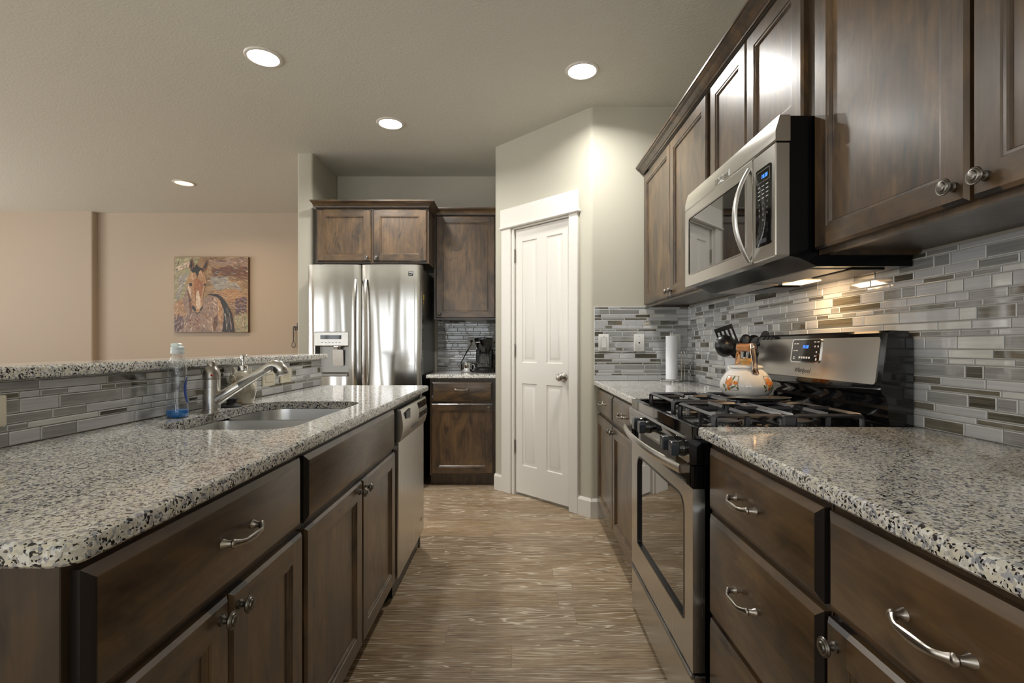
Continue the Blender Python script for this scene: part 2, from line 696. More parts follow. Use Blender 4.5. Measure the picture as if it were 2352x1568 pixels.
def struct(name, mb, mats, parent=None, smooth=35):
    if parent is not None:
        return part(name, mb, mats, parent, True, smooth)
    o = link(name, mb.mesh(name, mats, smooth))
    o['kind'] = 'structure'
    return o


def rrect(x0, x1, y0, y1, r, n=6):
    """rounded rectangle, counter-clockwise; r number or [bl, br, tr, tl]"""
    rs = r if isinstance(r, (list, tuple)) else [r] * 4
    out = []
    for (cx, cy, a0, q) in ((x0, y0, PI, rs[0]), (x1, y0, 1.5 * PI, rs[1]), (x1, y1, 0, rs[2]), (x0, y1, 0.5 * PI, rs[3])):
        q = max(q, 1e-4)
        ox = cx + (q if cx == x0 else -q)
        oy = cy + (q if cy == y0 else -q)
        for i in range(n + 1):
            a = a0 + 0.5 * PI * i / n
            out.append((ox + q * math.cos(a), oy + q * math.sin(a)))
    return out


def text_mb(s, size, T, shear=0.0, extrude=0.0004, spacing=1.0):
    c = bpy.data.curves.new('lettering', 'FONT')
    c.body = s
    c.size = size
    c.shear = shear
    c.extrude = extrude
    c.space_character = spacing
    c.align_x = 'CENTER'
    c.align_y = 'CENTER'
    c.resolution_u = 3
    o = bpy.data.objects.new('lettering', c)
    COL.objects.link(o)
    dg = bpy.context.evaluated_depsgraph_get()
    me = bpy.data.meshes.new_from_object(o.evaluated_get(dg))
    mb = MB(T)
    mb.add([v.co.copy() for v in me.vertices], [list(p.vertices) for p in me.polygons])
    bpy.data.objects.remove(o)
    bpy.data.curves.remove(c)
    bpy.data.meshes.remove(me)
    return mb


def facing_left(x, y, z):
    """text plane standing on a surface that faces -X; reads left to right as y falls"""
    return Matrix(((0, 0, -1, x), (-1, 0, 0, y), (0, 1, 0, z), (0, 0, 0, 1)))


def facing_front(x, y, z):
    """text plane on a surface that faces the camera (-Y)"""
    return Matrix(((1, 0, 0, x), (0, 0, -1, y), (0, 1, 0, z), (0, 0, 0, 1)))


# ---------------------------------------------------------------- the room
struct('floor', MB().box(XL - 0.2, 1.4, YR - 0.2, 6.3, -0.1, 0.0), 'floor', smooth=0)
struct('ceiling', MB().box(XL - 0.2, 1.4, YR - 0.2, 6.3, CEIL, CEIL + 0.12), 'ceiling', smooth=0)
struct('wall_right', MB().box(RW, RW + 0.15, YR, 3.42, 0, CEIL), 'wall', smooth=0)


def wall_with_openings(name, axis, d0, d1, a0, a1, holes, mat):
    """vertical wall between a0..a1 with rectangular openings (a, b, z0, z1)"""
    mb = MB()

    def bx(p, q, z0, z1):
        if q - p < 1e-4 or z1 - z0 < 1e-4:
            return
        if axis == 'y':
            mb.box(p, q, d0, d1, z0, z1)
        else:
            mb.box(d0, d1, p, q, z0, z1)
    cur = a0
    for (p, q, z0, z1) in sorted(holes):
        bx(cur, p, 0, CEIL)
        bx(p, q, 0, z0)
        bx(p, q, z1, CEIL)
        cur = q
    bx(cur, a1, 0, CEIL)
    return struct(name, mb, mat, smooth=0)


wall_with_openings('wall_rear', 'y', YR - 0.15, YR, XL, RW + 0.15, REAR_WINDOWS, 'wall')
wall_with_openings('wall_left', 'x', XL - 0.15, XL, YR, 6.2, LEFT_WINDOWS, 'dining')


def window(num, axis, a0, a1, z0, z1, panes):
    mb = MB()
    fr = 0.05
    d0, d1 = (YR - 0.09, YR + 0.012) if axis == 'y' else (XL - 0.09, XL + 0.012)

    def bx(p, q, u, v):
        if axis == 'y':
            mb.cbox(p, q, d0, d1, u, v, 0.004)
        else:
            mb.cbox(d0, d1, p, q, u, v, 0.004)
    bx(a0, a0 + fr, z0, z1)
    bx(a1 - fr, a1, z0, z1)
    bx(a0 + fr, a1 - fr, z0, z0 + fr)
    bx(a0 + fr, a1 - fr, z1 - fr, z1)
    for i in range(1, panes):
        c = a0 + (a1 - a0) * i / panes
        bx(c - fr * 0.6, c + fr * 0.6, z0 + fr, z1 - fr)
    struct('window_%d' % num, mb, 'white_gloss')


for i, (a0, a1, z0, z1) in enumerate(REAR_WINDOWS):
    window(i + 1, 'y', a0, a1, z0, z1, 2)
for i, (a0, a1, z0, z1) in enumerate(LEFT_WINDOWS):
    window(len(REAR_WINDOWS) + i + 1, 'x', a0, a1, z0, z1, 3)

# corner pantry: return wall, 45 degree wall with the door, side wall
PL = Vector((-0.1715, 3.989))        # left end of the 45 degree wall
PR = Vector((0.4985, 3.32))          # right end
PD = (PR - PL).normalized()
PN = Vector((-PD.y, PD.x))           # into the pantry
if PN.y < 0:
    PN = -PN
PLEN = (PR - PL).length


def pt(t, d=0.0):
    q = PL + PD * t + PN * d
    return (q.x, q.y)


def bullnose(p, a, b, r=0.018, n=5):
    """round the corner p between directions a (incoming point) and b (outgoing point)"""
    p, a, b = Vector(p), Vector(a), Vector(b)
    da, db = (a - p).normalized(), (b - p).normalized()
    s, e = p + da * r, p + db * r
    return [tuple(s * (1 - t) ** 2 + p * 2 * t * (1 - t) + e * t * t) for t in [i / n for i in range(n + 1)]]


DT0, DT1 = 0.2158, 0.7598            # door opening along the wall
DZ1 = 2.045
mb = MB()
right_poly = bullnose(PR, (1.149, 3.32), pt(0.3)) + [pt(DT1 + 0.012), pt(DT1 + 0.012, 0.11), (0.60, 3.42), (1.149 + 0.15, 3.42), (1.149 + 0.15, 3.32)]
mb.prism(right_poly, 0, CEIL)
left_poly = [pt(DT0 - 0.012)] + bullnose(PL, pt(0.3), (-0.1715, 4.674)) + [(-0.1715, 4.674), (-0.06, 4.674), (-0.06, 4.04), pt(DT0 - 0.012, 0.11)]
mb.prism(left_poly, 0, CEIL)
mb.prism([pt(DT0 - 0.012), pt(DT1 + 0.012), pt(DT1 + 0.012, 0.11), pt(DT0 - 0.012, 0.11)], DZ1 + 0.012, CEIL)
struct('wall_pantry', mb, 'wall')
struct('wall_pantry_inside', MB().box(-0.05, 1.149, 4.55, 4.6, 0, CEIL), 'wall', smooth=0)

struct('wall_back', MB().box(-1.69, -0.1715, 4.674, 4.774, 0, CEIL), 'wall', smooth=0)
# wing wall that ends beside the refrigerator
WX0, WX1, WY0 = -1.822, -1.694, 4.115
wing = bullnose((WX1, WY0), (WX1, 6), (WX0, WY0), 0.02) + bullnose((WX0, WY0), (WX1, WY0), (WX0, 6), 0.02) + [(WX0, 5.96), (WX1, 5.96)]
struct('wall_wing', MB().prism(wing, 0, CEIL), 'wall')
struct('wall_dining', MB().box(-5.03, WX1, 5.96, 6.1, 0, CEIL), 'dining', smooth=0)
jog = bullnose((-5.03, 5.88), (-8, 5.88), (-5.03, 6.0), 0.02) + [(-5.03, 6.1), (XL - 0.15, 6.1), (XL - 0.15, 5.88)]
struct('wall_dining_left', MB().prism(jog, 0, CEIL), 'dining')

# baseboards beside the pantry door
BBP = [(0.0, 0.0), (0.016, 0.0), (0.016, 0.108), (0.006, 0.126), (0.0, 0.126)]


def baseboard(name, p, q, out):
    p, q, out = Vector(p), Vector(q), Vector(out)
    lo = []
    for e in (p, q):
        lo.append([(e.x + out.x * a, e.y + out.y * a, z) for a, z in BBP])
    struct(name, MB().loft(lo), 'white_gloss', smooth=20)


CL0, CL1 = 0.0866, 0.2090            # left casing
CR0, CR1 = 0.7660, 0.8443            # right casing
ob = -PN
baseboard('baseboard_pantry_left', PL + PD * 0.0 - PN * 0, PL + PD * CL0, ob)
baseboard('baseboard_pantry_right', PL + PD * CR1, PR + PD * 0.006, ob)
baseboard('baseboard_return', PR + Vector((-0.006, 0)), Vector((0.62, 3.32)), Vector((0, -1)))
baseboard('baseboard_dining', Vector((-5.03, 5.96)), Vector((WX0, 5.96)), Vector((0, -1)))

# pantry door: structure with its parts
TD = Matrix.Translation((PL.x, PL.y, 0)) @ Matrix(((PD.x, PN.x, 0, 0), (PD.y, PN.y, 0, 0), (0, 0, 1, 0), (0, 0, 0, 1)))
# in TD space: x along the wall, y into the pantry, z up
door = MB(TD)
x0, x1, z0, z1 = DT0 + 0.003, DT1 - 0.003, 0.022, DZ1 - 0.004
yf = 0.012                           # slab face a little behind the wall face
door.box(x0, x1, yf + 0.006, yf + 0.036, z0, z1)
st, pw = 0.069, (x1 - x0 - 0.069 * 2 - 0.096) / 2
cols = [(x0 + st, x0 + st + pw), (x1 - st - pw, x1 - st)]
rows = [(0.235, 0.862), (1.020, 1.945)]
xs = [x0, cols[0][0], cols[0][1], cols[1][0], cols[1][1], x1]
zs = [z0, rows[0][0], rows[0][1], rows[1][0], rows[1][1], z1]
for i in range(5):
    for j in range(5):
        if i in (1, 3) and j in (1, 3):
            a, b, c, d = xs[i], xs[i + 1], zs[j], zs[j + 1]
            lo = []
            for ins, dep in ((0, 0), (0.006, 0.0065), (0.010, 0.008), (0.016, 0.008), (0.040, 0.001), (0.043, 0.0006)):
                lo.append([(a + ins, yf + dep, c + ins), (b - ins, yf + dep, c + ins), (b - ins, yf + dep, d - ins), (a + ins, yf + dep, d - ins)])
            door.loft(lo, False, True)
        else:
            door.add([(xs[i], yf, zs[j]), (xs[i + 1], yf, zs[j]), (xs[i + 1], yf, zs[j + 1]), (xs[i], yf, zs[j + 1])], [(0, 1, 2, 3)])
door.box(x0, x1, yf + 0.0001, yf + 0.0061, z0 - 0.0, z0 + 0.002)
door_o = link('door_1', door.mesh('door_1', 'white_gloss', 20))
door_o['kind'] = 'structure'


def case(name, a, b, za, zb, y0, y1):
    part(name, MB(TD).cbox(a, b, y0, y1, za, zb, 0.003), 'white_gloss', door_o)


case('casing', CL0, CL1 - 0.019, 0, 2.06, -0.019, 0.0)
case('casing', CR0, CR1, 0, 2.06, -0.019, 0.0)
mb = MB(TD)
mb.cbox(CL1 - 0.022, DT0, -0.006, 0.1, 0, DZ1 + 0.01, 0.002)
mb.cbox(DT1, CR0 + 0.004, -0.006, 0.1, 0, DZ1 + 0.01, 0.002)
mb.cbox(CL1 - 0.022, CR0 + 0.004, -0.006, 0.1, DZ1, DZ1 + 0.012, 0.002)
part('jamb', mb, 'white_gloss', door_o)
mb = MB(TD)
mb.cbox(CL0 - 0.006, CR1 + 0.006, -0.026, 0.0, 2.06, 2.213, 0.003)
mb.cbox(CL0 - 0.018, CR1 + 0.018, -0.034, 0.0, 2.058, 2.076, 0.006)
part('header', mb, 'white_gloss', door_o)
for hz in (0.32, 1.06, 1.79):
    mb = MB(TD)
    mb.lathe([(0.006, 0), (0.006, 0.1)], 12, (DT0 - 0.001, 0.002, hz))
    mb.lathe([(0.0015, -0.004), (0.0045, -0.003), (0.0045, 0.104), (0.0015, 0.106)], 10, (DT0 - 0.001, 0.002, hz))
    mb.box(DT0 - 0.014, DT0 + 0.003, 0.0005, 0.011, hz + 0.002, hz + 0.098)
    part('hinge', mb, 'nickel', door_o, label='brushed nickel hinge')
kx, kz = x1 - 0.058, 0.926
mb = MB(TD)
mb.lathe([(0.033, 0.0), (0.033, -0.004), (0.027, -0.010), (0.012, -0.012), (0.011, -0.028), (0.018, -0.036), (0.0265, -0.046),
          (0.0275, -0.054), (0.022, -0.063), (0.010, -0.066), (0.001, -0.0665)], 28, (kx, yf, kz), 'y')
part('door_knob', mb, 'nickel', door_o, label='round satin nickel knob')

# half wall carrying the raised bar
BW0, BW1, BWY0, BWY1 = -1.285, -1.168, 0.62, 2.955
struct('wall_bar', MB().prism(rrect(BW0, BW1, BWY0, BWY1, 0.008, 3), 0, 1.069), 'wall')


# ---------------------------------------------------------------- glass mosaic backsplashes
def mosaic(name, label, origin, U, Nn, width, z0, z1, seed, weights):
    """strip tiles as shallow bevelled bricks on a grout bed; U along the wall, Nn out of it"""
    rnd = random.Random(seed)
    origin, U, Nn = Vector(origin), Vector(U), Vector(Nn)
    mb = MB()

    def P(u, z, d):
        q = origin + U * u + Nn * d
        return (q.x, q.y, z)
    g = 0.0021
    # bed
    mb.add([P(0, z0, 0), P(width, z0, 0), P(width, z1, 0), P(0, z1, 0), P(0, z0, .0022), P(width, z0, .0022), P(width, z1, .0022), P(0, z1, .0022)],
           [(0, 1, 2, 3), (4, 5, 6, 7), (0, 1, 5, 4), (1, 2, 6, 5), (2, 3, 7, 6), (3, 0, 4, 7)], 0)
    hs = [0.0315, 0.0215, 0.0145]
    z = z0 + 0.0015
    k = 0
    pat = [0, 2, 1]
    last = -1
    while z < z1 - 0.004:
        h = hs[pat[k % 3]]
        k += 1
        ze = min(z + h, z1 - 0.001)
        u = -rnd.uniform(0, 0.12)
        while u < width:
            L = rnd.choice([0.048, 0.073, 0.098, 0.098, 0.123, 0.148, 0.198])
            a, b = max(u, 0.0008), min(u + L, width - 0.0008)
            u += L + g
            if b - a < 0.004:
                continue
            t = rnd.choices(range(5), weights)[0]
            if t == last and t in (2, 3):
                t = 0
            last = t
            e = 0.0022
            D0, D1, D2 = 0.0, 0.0062, 0.0078
            lo = [[P(a, z, D0), P(b, z, D0), P(b, ze, D0), P(a, ze, D0)],
                  [P(a, z, D1), P(b, z, D1), P(b, ze, D1), P(a, ze, D1)],
                  [P(a + e, z + e, D2), P(b - e, z + e, D2), P(b - e, ze - e, D2), P(a + e, ze - e, D2)]]
            mb.loft(lo[:2], False, False, 6)
            mb.loft(lo[1:], False, False, 6)
            mb.add(lo[2], [(0, 1, 2, 3)], t + 1)
        z = ze + g
    loc = tuple(origin + Vector((0, 0, z0 - origin.z)))
    return solo(name, mb, ['grout', 'tile0', 'tile1', 'tile2', 'tile3', 'tile4', 'tile_edge'], label, 'backsplash', loc, None, 0, False)


TT = 0.008
mosaic('mosaic_backsplash', 'long grey glass strip mosaic on the wall behind the range', (RW - 0.001, 3.3115, 0.914), (0, -1, 0), (-1, 0, 0), 3.3115 - 0.30, 0.9145, 1.412, 3, [32, 26, 15, 7, 20])
mosaic('mosaic_backsplash', 'grey and brown strip mosaic around the rocker switch beside the pantry', (0.5165, 3.32, 0.914), (1, 0, 0), (0, -1, 0), RW - 0.5165, 0.9145, 1.412, 8, [24, 34, 20, 13, 5])
mosaic('mosaic_backsplash', 'grey strip mosaic behind the coffee maker', (-0.745, 4.674, 0.914), (1, 0, 0), (0, -1, 0), 0.745 - 0.1715, 0.9145, 1.392, 21, [36, 30, 18, 10, 6])
mosaic('mosaic_backsplash', 'grey strip mosaic on the half wall under the raised bar', (BW1, BWY0 + 0.004, 0.914), (0, 1, 0), (1, 0, 0), BWY1 - BWY0 - 0.008, 0.9145, 1.068, 34, [34, 30, 16, 12, 8])

# ---------------------------------------------------------------- recessed lights
LAMPS = [(-1.401, 2.745, 'round recessed ceiling light nearest the top left of the room', False),
         (0.379, 2.880, 'round recessed ceiling light nearest the pantry door', False),
         (-0.906, 3.560, 'round recessed ceiling light in front of the refrigerator', False),
         (-3.260, 4.860, 'warm orange recessed ceiling light in front of the horse painting', True)]
for (lx, ly, lab, warm) in LAMPS:
    t = thing('recessed_light', lab, 'ceiling light', (lx, ly, CEIL), 0, 'recessed ceiling lights')
    mb = MB()
    mb.lathe([(0.078, -0.004), (0.082, -0.008), (0.094, -0.006), (0.099, -0.0005), (0.099, 0.0), (0.078, 0.0)], 40, (lx, ly, CEIL), cap0=False, cap1=False)
    part('trim_ring', mb, 'white_gloss', t)
    mb = MB().lathe([(0.079, -0.0005), (0.079, -0.003), (0.05, -0.0045), (0.0005, -0.005)], 40, (lx, ly, CEIL))
    part('lens', mb, 'lens_warm' if warm else 'lens', t)
    l = bpy.data.lights.new('lamp_glow', 'AREA')
    l.shape = 'DISK'
    l.size = 0.14
    l.energy = 8 if warm else 11
    l.spread = math.radians(155)
    l.color = (1.0, 0.76, 0.50) if warm else (1.0, 0.98, 0.94)
    lo = bpy.data.objects.new('lamp_glow', l)
    COL.objects.link(lo)
    lo.location = (lx, ly, CEIL - 0.012)


# ---------------------------------------------------------------- cabinetry (local frame: x to the viewer's right, y into the cabinet, z up)
def door_mb(x0, x1, z0, z1, stile=0.056):
    """framed door: stiles with dark end grain, rails, stepped bead, flat panel. mats: v, h, end, panel"""
    mb = MB()
    s = stile
    c, ye, yf = 0.007, -0.0135, -0.020
    xa, xb = x0 + s, x1 - s
    # side edges of the stiles
    for (xo, xi) in ((x0, x0 + c), (x1, x1 - c)):
        mb.add([(xo, 0, z0), (xo, 0, z1), (xo, ye, z1), (xo, ye, z0), (xi, yf, z1 - c), (xi, yf, z0 + c)], [(0, 1, 2, 3), (3, 2, 4, 5)], 0)
    for (zo, zi) in ((z0, z0 + c), (z1, z1 - c)):
        seg = [(x0, xa, x0 + c, xa, 2), (xa, xb, xa, xb, 1), (xb, x1, xb, x1 - c, 2)]
        for a, b, ai, bi, m in seg:
            mb.add([(a, 0, zo), (b, 0, zo), (b, ye, zo), (a, ye, zo), (bi, yf, zi), (ai, yf, zi)], [(0, 1, 2, 3), (3, 2, 4, 5)], m)
    za, zb = z0 + s, z1 - s
    mb.add([(x0 + c, yf, z0 + c), (xa, yf, z0 + c), (xa, yf, za), (xa, yf, zb), (xa, yf, z1 - c), (x0 + c, yf, z1 - c)], [(0, 1, 2, 3, 4, 5)], 0)
    mb.add([(x1 - c, yf, z0 + c), (xb, yf, z0 + c), (xb, yf, za), (xb, yf, zb), (xb, yf, z1 - c), (x1 - c, yf, z1 - c)], [(0, 1, 2, 3, 4, 5)], 0)
    mb.add([(xa, yf, z0 + c), (xb, yf, z0 + c), (xb, yf, za), (xa, yf, za)], [(0, 1, 2, 3)], 1)
    mb.add([(xa, yf, zb), (xb, yf, zb), (xb, yf, z1 - c), (xa, yf, z1 - c)], [(0, 1, 2, 3)], 1)
    lo = []
    for ins, y in ((0, yf), (0.002, yf + 0.003), (0.008, yf + 0.0035), (0.0105, yf + 0.006), (0.012, yf + 0.0105)):
        lo.append([(xa + ins, y, za + ins), (xb - ins, y, za + ins), (xb - ins, y, zb - ins), (xa + ins, y, zb - ins)])
    mb.loft(lo, False, False, 0)
    mb.add(lo[-1], [(0, 1, 2, 3)], 3)
    mb.add([(x0, 0, z0), (x1, 0, z0), (x1, 0, z1), (x0, 0, z1)], [(0, 1, 2, 3)], 0)
    return mb


def drawer_mb(x0, x1, z0, z1):
    mb = MB()
    lo = []
    for ins, y in ((0, 0), (0, -0.0115), (0.0035, -0.0135), (0.0135, -0.0190), (0.016, -0.0200)):
        lo.append([(x0 + ins, y, z0 + ins), (x1 - ins, y, z0 + ins), (x1 - ins, y, z1 - ins), (x0 + ins, y, z1 - ins)])
    n = 4
    vs = [p for l in lo for p in l]
    fs, ms = [], []
    for a in range(len(lo) - 1):
        for i in range(4):
            j = (i + 1) % 4
            fs.append((a * n + i, a * n + j, (a + 1) * n + j, (a + 1) * n + i))
            ms.append(2 if i in (1, 3) else 1)
    fs.append(tuple(range(4)))
    ms.append(1)
    fs.append(tuple(len(vs) - 4 + i for i in range(4)))
    ms.append(1)
    return mb.add(vs, fs, ms)


WOODS = ['wood_v', 'wood_h', 'wood_end', 'wood_panel']
KNOB = MB().lathe([(0.0095, 0.0), (0.0095, -0.003), (0.0065, -0.0055), (0.0055, -0.011), (0.0065, -0.0145), (0.0155, -0.0175), (0.0165, -0.0195),
                   (0.0155, -0.0222), (0.0135, -0.0218), (0.0125, -0.0235), (0.0105, -0.0243), (0.0095, -0.0238), (0.0085, -0.0262), (0.005, -0.0275), (0.0005, -0.0278)], 28, (0, 0, 0), 'y').mesh('knob', 'nickel_dark')


def pull_mesh():
    mb = MB()
    L = 0.048
    pts, rad = [], []
    for i in range(25):
        s = -1 + 2 * i / 24
        x = L * s * (1.0 if abs(s) < 0.9 else 1.0)
        a = abs(s)
        y = -0.030 if a < 0.55 else -0.030 + 0.012 * ((a - 0.55) / 0.45) ** 1.5
        rr = 0.0042 + 0.0016 * max(0, 1 - (a / 0.5) ** 2)
        if a > 0.8:
            rr += 0.002 * (a - 0.8) / 0.2
        pts.append((x, y, -0.004 * math.cos(s * PI / 2) + 0.002))
        rad.append((rr * 1.25, rr * 0.85))
    mb.tube(pts, rad, 10, up=(0, 0, 1))
    for sg in (-1, 1):
        mb.tube([(sg * L, -0.019, 0.002), (sg * (L + 0.002), -0.010, 0.002), (sg * (L + 0.003), -0.003, 0.002), (sg * (L + 0.003), 0.0, 0.002)],
                [(0.0068, 0.0050), (0.0062, 0.0052), (0.0085, 0.0085), (0.0095, 0.0105)], 12, up=(0, 0, 1))
        mb.blob((sg * (L + 0.001), -0.0185, 0.002), 0.0075, 0.0052, 0.0088, 12, 8)
    return mb.mesh('pull', 'nickel')


PULL = pull_mesh()


def knob_on(parent, x, z):
    o = link('knob', KNOB, parent, (x, -0.020, z))
    return o


def pull_on(parent, x, z):
    return link('pull', PULL, parent, (x, -0.020, z))


def cabinet(name, label, loc, rz, w, z0, z1, depth, fronts, group=None, kick=0.0, upper=False, hollow=False):
    """fronts: ('door', x0, x1, z0, z1, knob (x, z) or None) / ('drawer', x0, x1, z0, z1, pull or None)"""
    t = thing(name, label, 'cabinet', loc, rz, group)
    mb = MB()
    zz = z0
    if kick:
        mb.box(0.0, w, 0.05, depth, z0, z0 + kick)
        zz = z0 + kick
    if hollow:
        mb.box(0, w, 0, 0.019, zz, z1)
        mb.box(0, 0.016, 0.019, depth, zz, z1)
        mb.box(w - 0.016, w, 0.019, depth, zz, z1)
        mb.box(0.016, w - 0.016, depth - 0.01, depth, zz, z1)
        mb.box(0.016, w - 0.016, 0.019, depth - 0.01, zz, zz + 0.016)
    elif upper:
        # open underside: face frame rail, two ends, raised bottom
        mb.box(0, w, 0, 0.019, zz, z1)
        mb.box(0, 0.016, 0.019, depth, zz, z1)
        mb.box(w - 0.016, w, 0.019, depth, zz, z1)
        mb.box(0.016, w - 0.016, 0.019, depth, zz + 0.012, z1 - 0.002)
    else:
        mb.cbox(0, w, 0, depth, zz, z1, 0.0012)
    part('carcass', mb, 'wood_frame', t, False, 20)
    for f in fronts:
        kind, a, b, c, d, hw = f
        if kind == 'door':
            o = part('door', door_mb(a, b, c, d), WOODS, t, False, 25)
            if hw:
                knob_on(o, hw[0], hw[1])
        else:
            o = part('drawer' if hw else 'drawer_front', drawer_mb(a, b, c, d), WOODS, t, False, 25)
            if hw:
                pull_on(o, hw[0], hw[1])
    return t


CT, CB = 0.914, 0.884
RFX = 0.554                          # face frame plane of the right run
LFX = -0.554                         # face frame plane of the island
# --- right run, base cabinets (front faces -X: local x runs toward the camera)
R90 = -PI / 2
W = 3.316 - 2.187
cabinet('base_cabinet', 'dark stained base cabinet between the pantry wall and the range, two drawers over two doors', (RFX, 3.316, 0), R90, W, 0, 0.8835, 0.585, [
    ('drawer', 0.015, 0.532, 0.715, 0.862, (0.27, 0.79)), ('drawer', 0.545, W - 0.012, 0.715, 0.862, (0.83, 0.79)),
    ('door', 0.015, 0.535, 0.108, 0.697, (0.508, 0.662)), ('door', 0.541, W - 0.012, 0.108, 0.697, (0.568, 0.662))], 'base cabinets along the right wall', 0.1)
W = 1.405 - 0.868
cabinet('drawer_cabinet', 'dark stained cabinet of three drawers just right of the range', (RFX, 1.408, 0), R90, W, 0, 0.8835, 0.585, [
    ('drawer', 0.020, W - 0.004, 0.690, 0.860, (0.245, 0.772)), ('drawer', 0.020, W - 0.004, 0.400, 0.677, (0.245, 0.546)), ('drawer', 0.020, W - 0.004, 0.108, 0.387, (0.245, 0.26))],
    'base cabinets along the right wall', 0.1)
W = 0.868 - 0.36
cabinet('base_cabinet', 'dark stained base cabinet at the near end of the right counter, drawer over one door', (RFX, 0.866, 0), R90, W, 0, 0.8835, 0.585, [
    ('drawer', 0.006, W - 0.03, 0.690, 0.860, (0.232, 0.772)), ('door', 0.006, W - 0.03, 0.108, 0.677, (0.034, 0.640))], 'base cabinets along the right wall', 0.1)

# --- right run, wall cabinets
UFX = 0.866
UZ0, UZ1 = 1.404, 2.332
W = 3.316 - 2.190
cabinet('wall_cabinet', 'dark wall cabinet with two tall doors between the pantry wall and the microwave', (UFX, 3.316, 0), R90, W, UZ0, UZ1, RW - UFX - 0.001, [
    ('door', 0.006, 0.568, UZ0 + 0.014, 2.276, (0.540, UZ0 + 0.045)), ('door', 0.573, W - 0.030, UZ0 + 0.014, 2.276, (0.602, UZ0 + 0.045))], 'wall cabinets on the right wall', 0, True)
W = 2.188 - 1.424
cabinet('wall_cabinet', 'short dark wall cabinet with two doors above the microwave', (UFX, 2.188, 0), R90, W, 1.812, UZ1, RW - UFX - 0.001, [
    ('door', 0.012, 0.350, 1.826, 2.276, None), ('door', 0.356, W - 0.050, 1.826, 2.276, None)], 'wall cabinets on the right wall', 0, True)
W = 1.422 - 0.40
cabinet('wall_cabinet', 'large dark wall cabinet right of the microwave with two round knobs side by side', (UFX, 1.422, 0), R90, W, UZ0, UZ1, RW - UFX - 0.001, [
    ('door', 0.006, 0.488, UZ0 + 0.014, 2.276, (0.460, UZ0 + 0.048)), ('door', 0.497, W - 0.03, UZ0 + 0.014, 2.276, (0.525, UZ0 + 0.048))], 'wall cabinets on the right wall', 0, True)

# crown moulding, mitred profile run along the top of the wall cabinets
CROWN = [(0.0, 0.0), (0.006, 0.0), (0.008, 0.008), (0.014, 0.010), (0.018, 0.020), (0.028, 0.030), (0.040, 0.034), (0.044, 0.040), (0.050, 0.041), (0.050, 0.050), (0.0, 0.050)]


def crown(name, label, path, z, group):
    """path: list of (x, y, outward x, outward y) stations"""
    lo = []
    for (x, y, ox, oy) in path:
        lo.append([(x + ox * a, y + oy * a, z + h) for a, h in CROWN])
    mb = MB().loft(lo)
    return solo(name, mb, 'wood_h', label, 'moulding', (path[0][0], path[0][1], z), group, 25)


crown('crown_moulding', 'long dark crown moulding over the right wall cabinets', [(UFX - 0.021, 3.318, -1, 0), (UFX - 0.021, 0.40, -1, -1), (RW - 0.002, 0.40, 0, -1)], 2.288, 'cabinet crown mouldings')

# --- island (front faces +X: local x runs away from the camera)
L90 = PI / 2
W = 1.249 - 0.602
cabinet('base_cabinet', 'dark stained island cabinet nearest the camera, wide drawer over two knobbed doors', (LFX, 0.602, 0), L90, W, 0, 0.8835, 0.575, [
    ('drawer', 0.014, W - 0.010, 0.694, 0.866, (0.352, 0.782)), ('door', 0.014, 0.322, 0.108, 0.680, (0.296, 0.648)), ('door', 0.328, W - 0.008, 0.108, 0.680, (0.354, 0.648))],
    'island cabinets', 0.1)
W = 2.205 - 1.250
cabinet('sink_cabinet', 'dark stained island sink cabinet with a plain false drawer front, beside the dishwasher', (LFX, 1.250, 0), L90, W, 0, 0.8835, 0.575, [
    ('drawer', 0.012, W - 0.024, 0.694, 0.866, None), ('door', 0.012, 0.468, 0.108, 0.680, (0.440, 0.648)), ('door', 0.474, W - 0.022, 0.108, 0.680, (0.502, 0.648))],
    'island cabinets', 0.1, False, True)
solo('end_panel', MB().cbox(-1.160, LFX + 0.002, 2.822, 2.842, 0, 0.8835, 0.001), 'wood_frame', 'dark stained island end panel past the dishwasher', 'panel', (-0.85, 2.83, 0))

# --- back nook
W = 0.712 - 0.174
cabinet('base_cabinet', 'dark stained base cabinet under the coffee maker, one drawer over one door', (-0.712, 4.062, 0), 0, W, 0, 0.8835, 0.61, [
    ('drawer', 0.016, W - 0.022, 0.694, 0.855, (0.262, 0.790)), ('door', 0.016, W - 0.022, 0.104, 0.676, (W - 0.052, 0.645))], None, 0.09)
W = 0.727 - 0.174
cabinet('wall_cabinet', 'dark single-door wall cabinet above the coffee maker', (-0.727, 4.358, 0), 0, W, 1.378, 2.338, 0.314, [
    ('door', 0.020, W - 0.016, 1.392, 2.282, (0.048, 1.424))], None, 0, True)
W = 1.650 - 0.722
cabinet('wall_cabinet', 'dark two-door wall cabinet above the refrigerator', (-1.650, 4.072, 0), 0, W, 1.822, 2.320, 0.600, [
    ('door', 0.020, 0.456, 1.838, 2.262, (0.428, 1.866)), ('door', 0.476, W - 0.016, 1.838, 2.262, (0.504, 1.866))], None, 0, True)
crown('crown_moulding', 'dark crown moulding over the wall cabinet above the refrigerator', [(-1.652, 4.052, -0.4, -1), (-0.722, 4.052, 1, -1), (-0.722, 4.36, 1, 0)], 2.276, 'cabinet crown mouldings')
crown('crown_moulding', 'short dark crown moulding over the single-door wall cabinet', [(-0.715, 4.338, 0, -1), (-0.174, 4.338, 0, -1)], 2.294, 'cabinet crown mouldings')


# ---------------------------------------------------------------- granite tops
EDGE = [(0.0035, 0.0), (0.0, 0.0035), (0.0, -0.009), (0.0022, -0.0032), (0.0075, -0.0)]


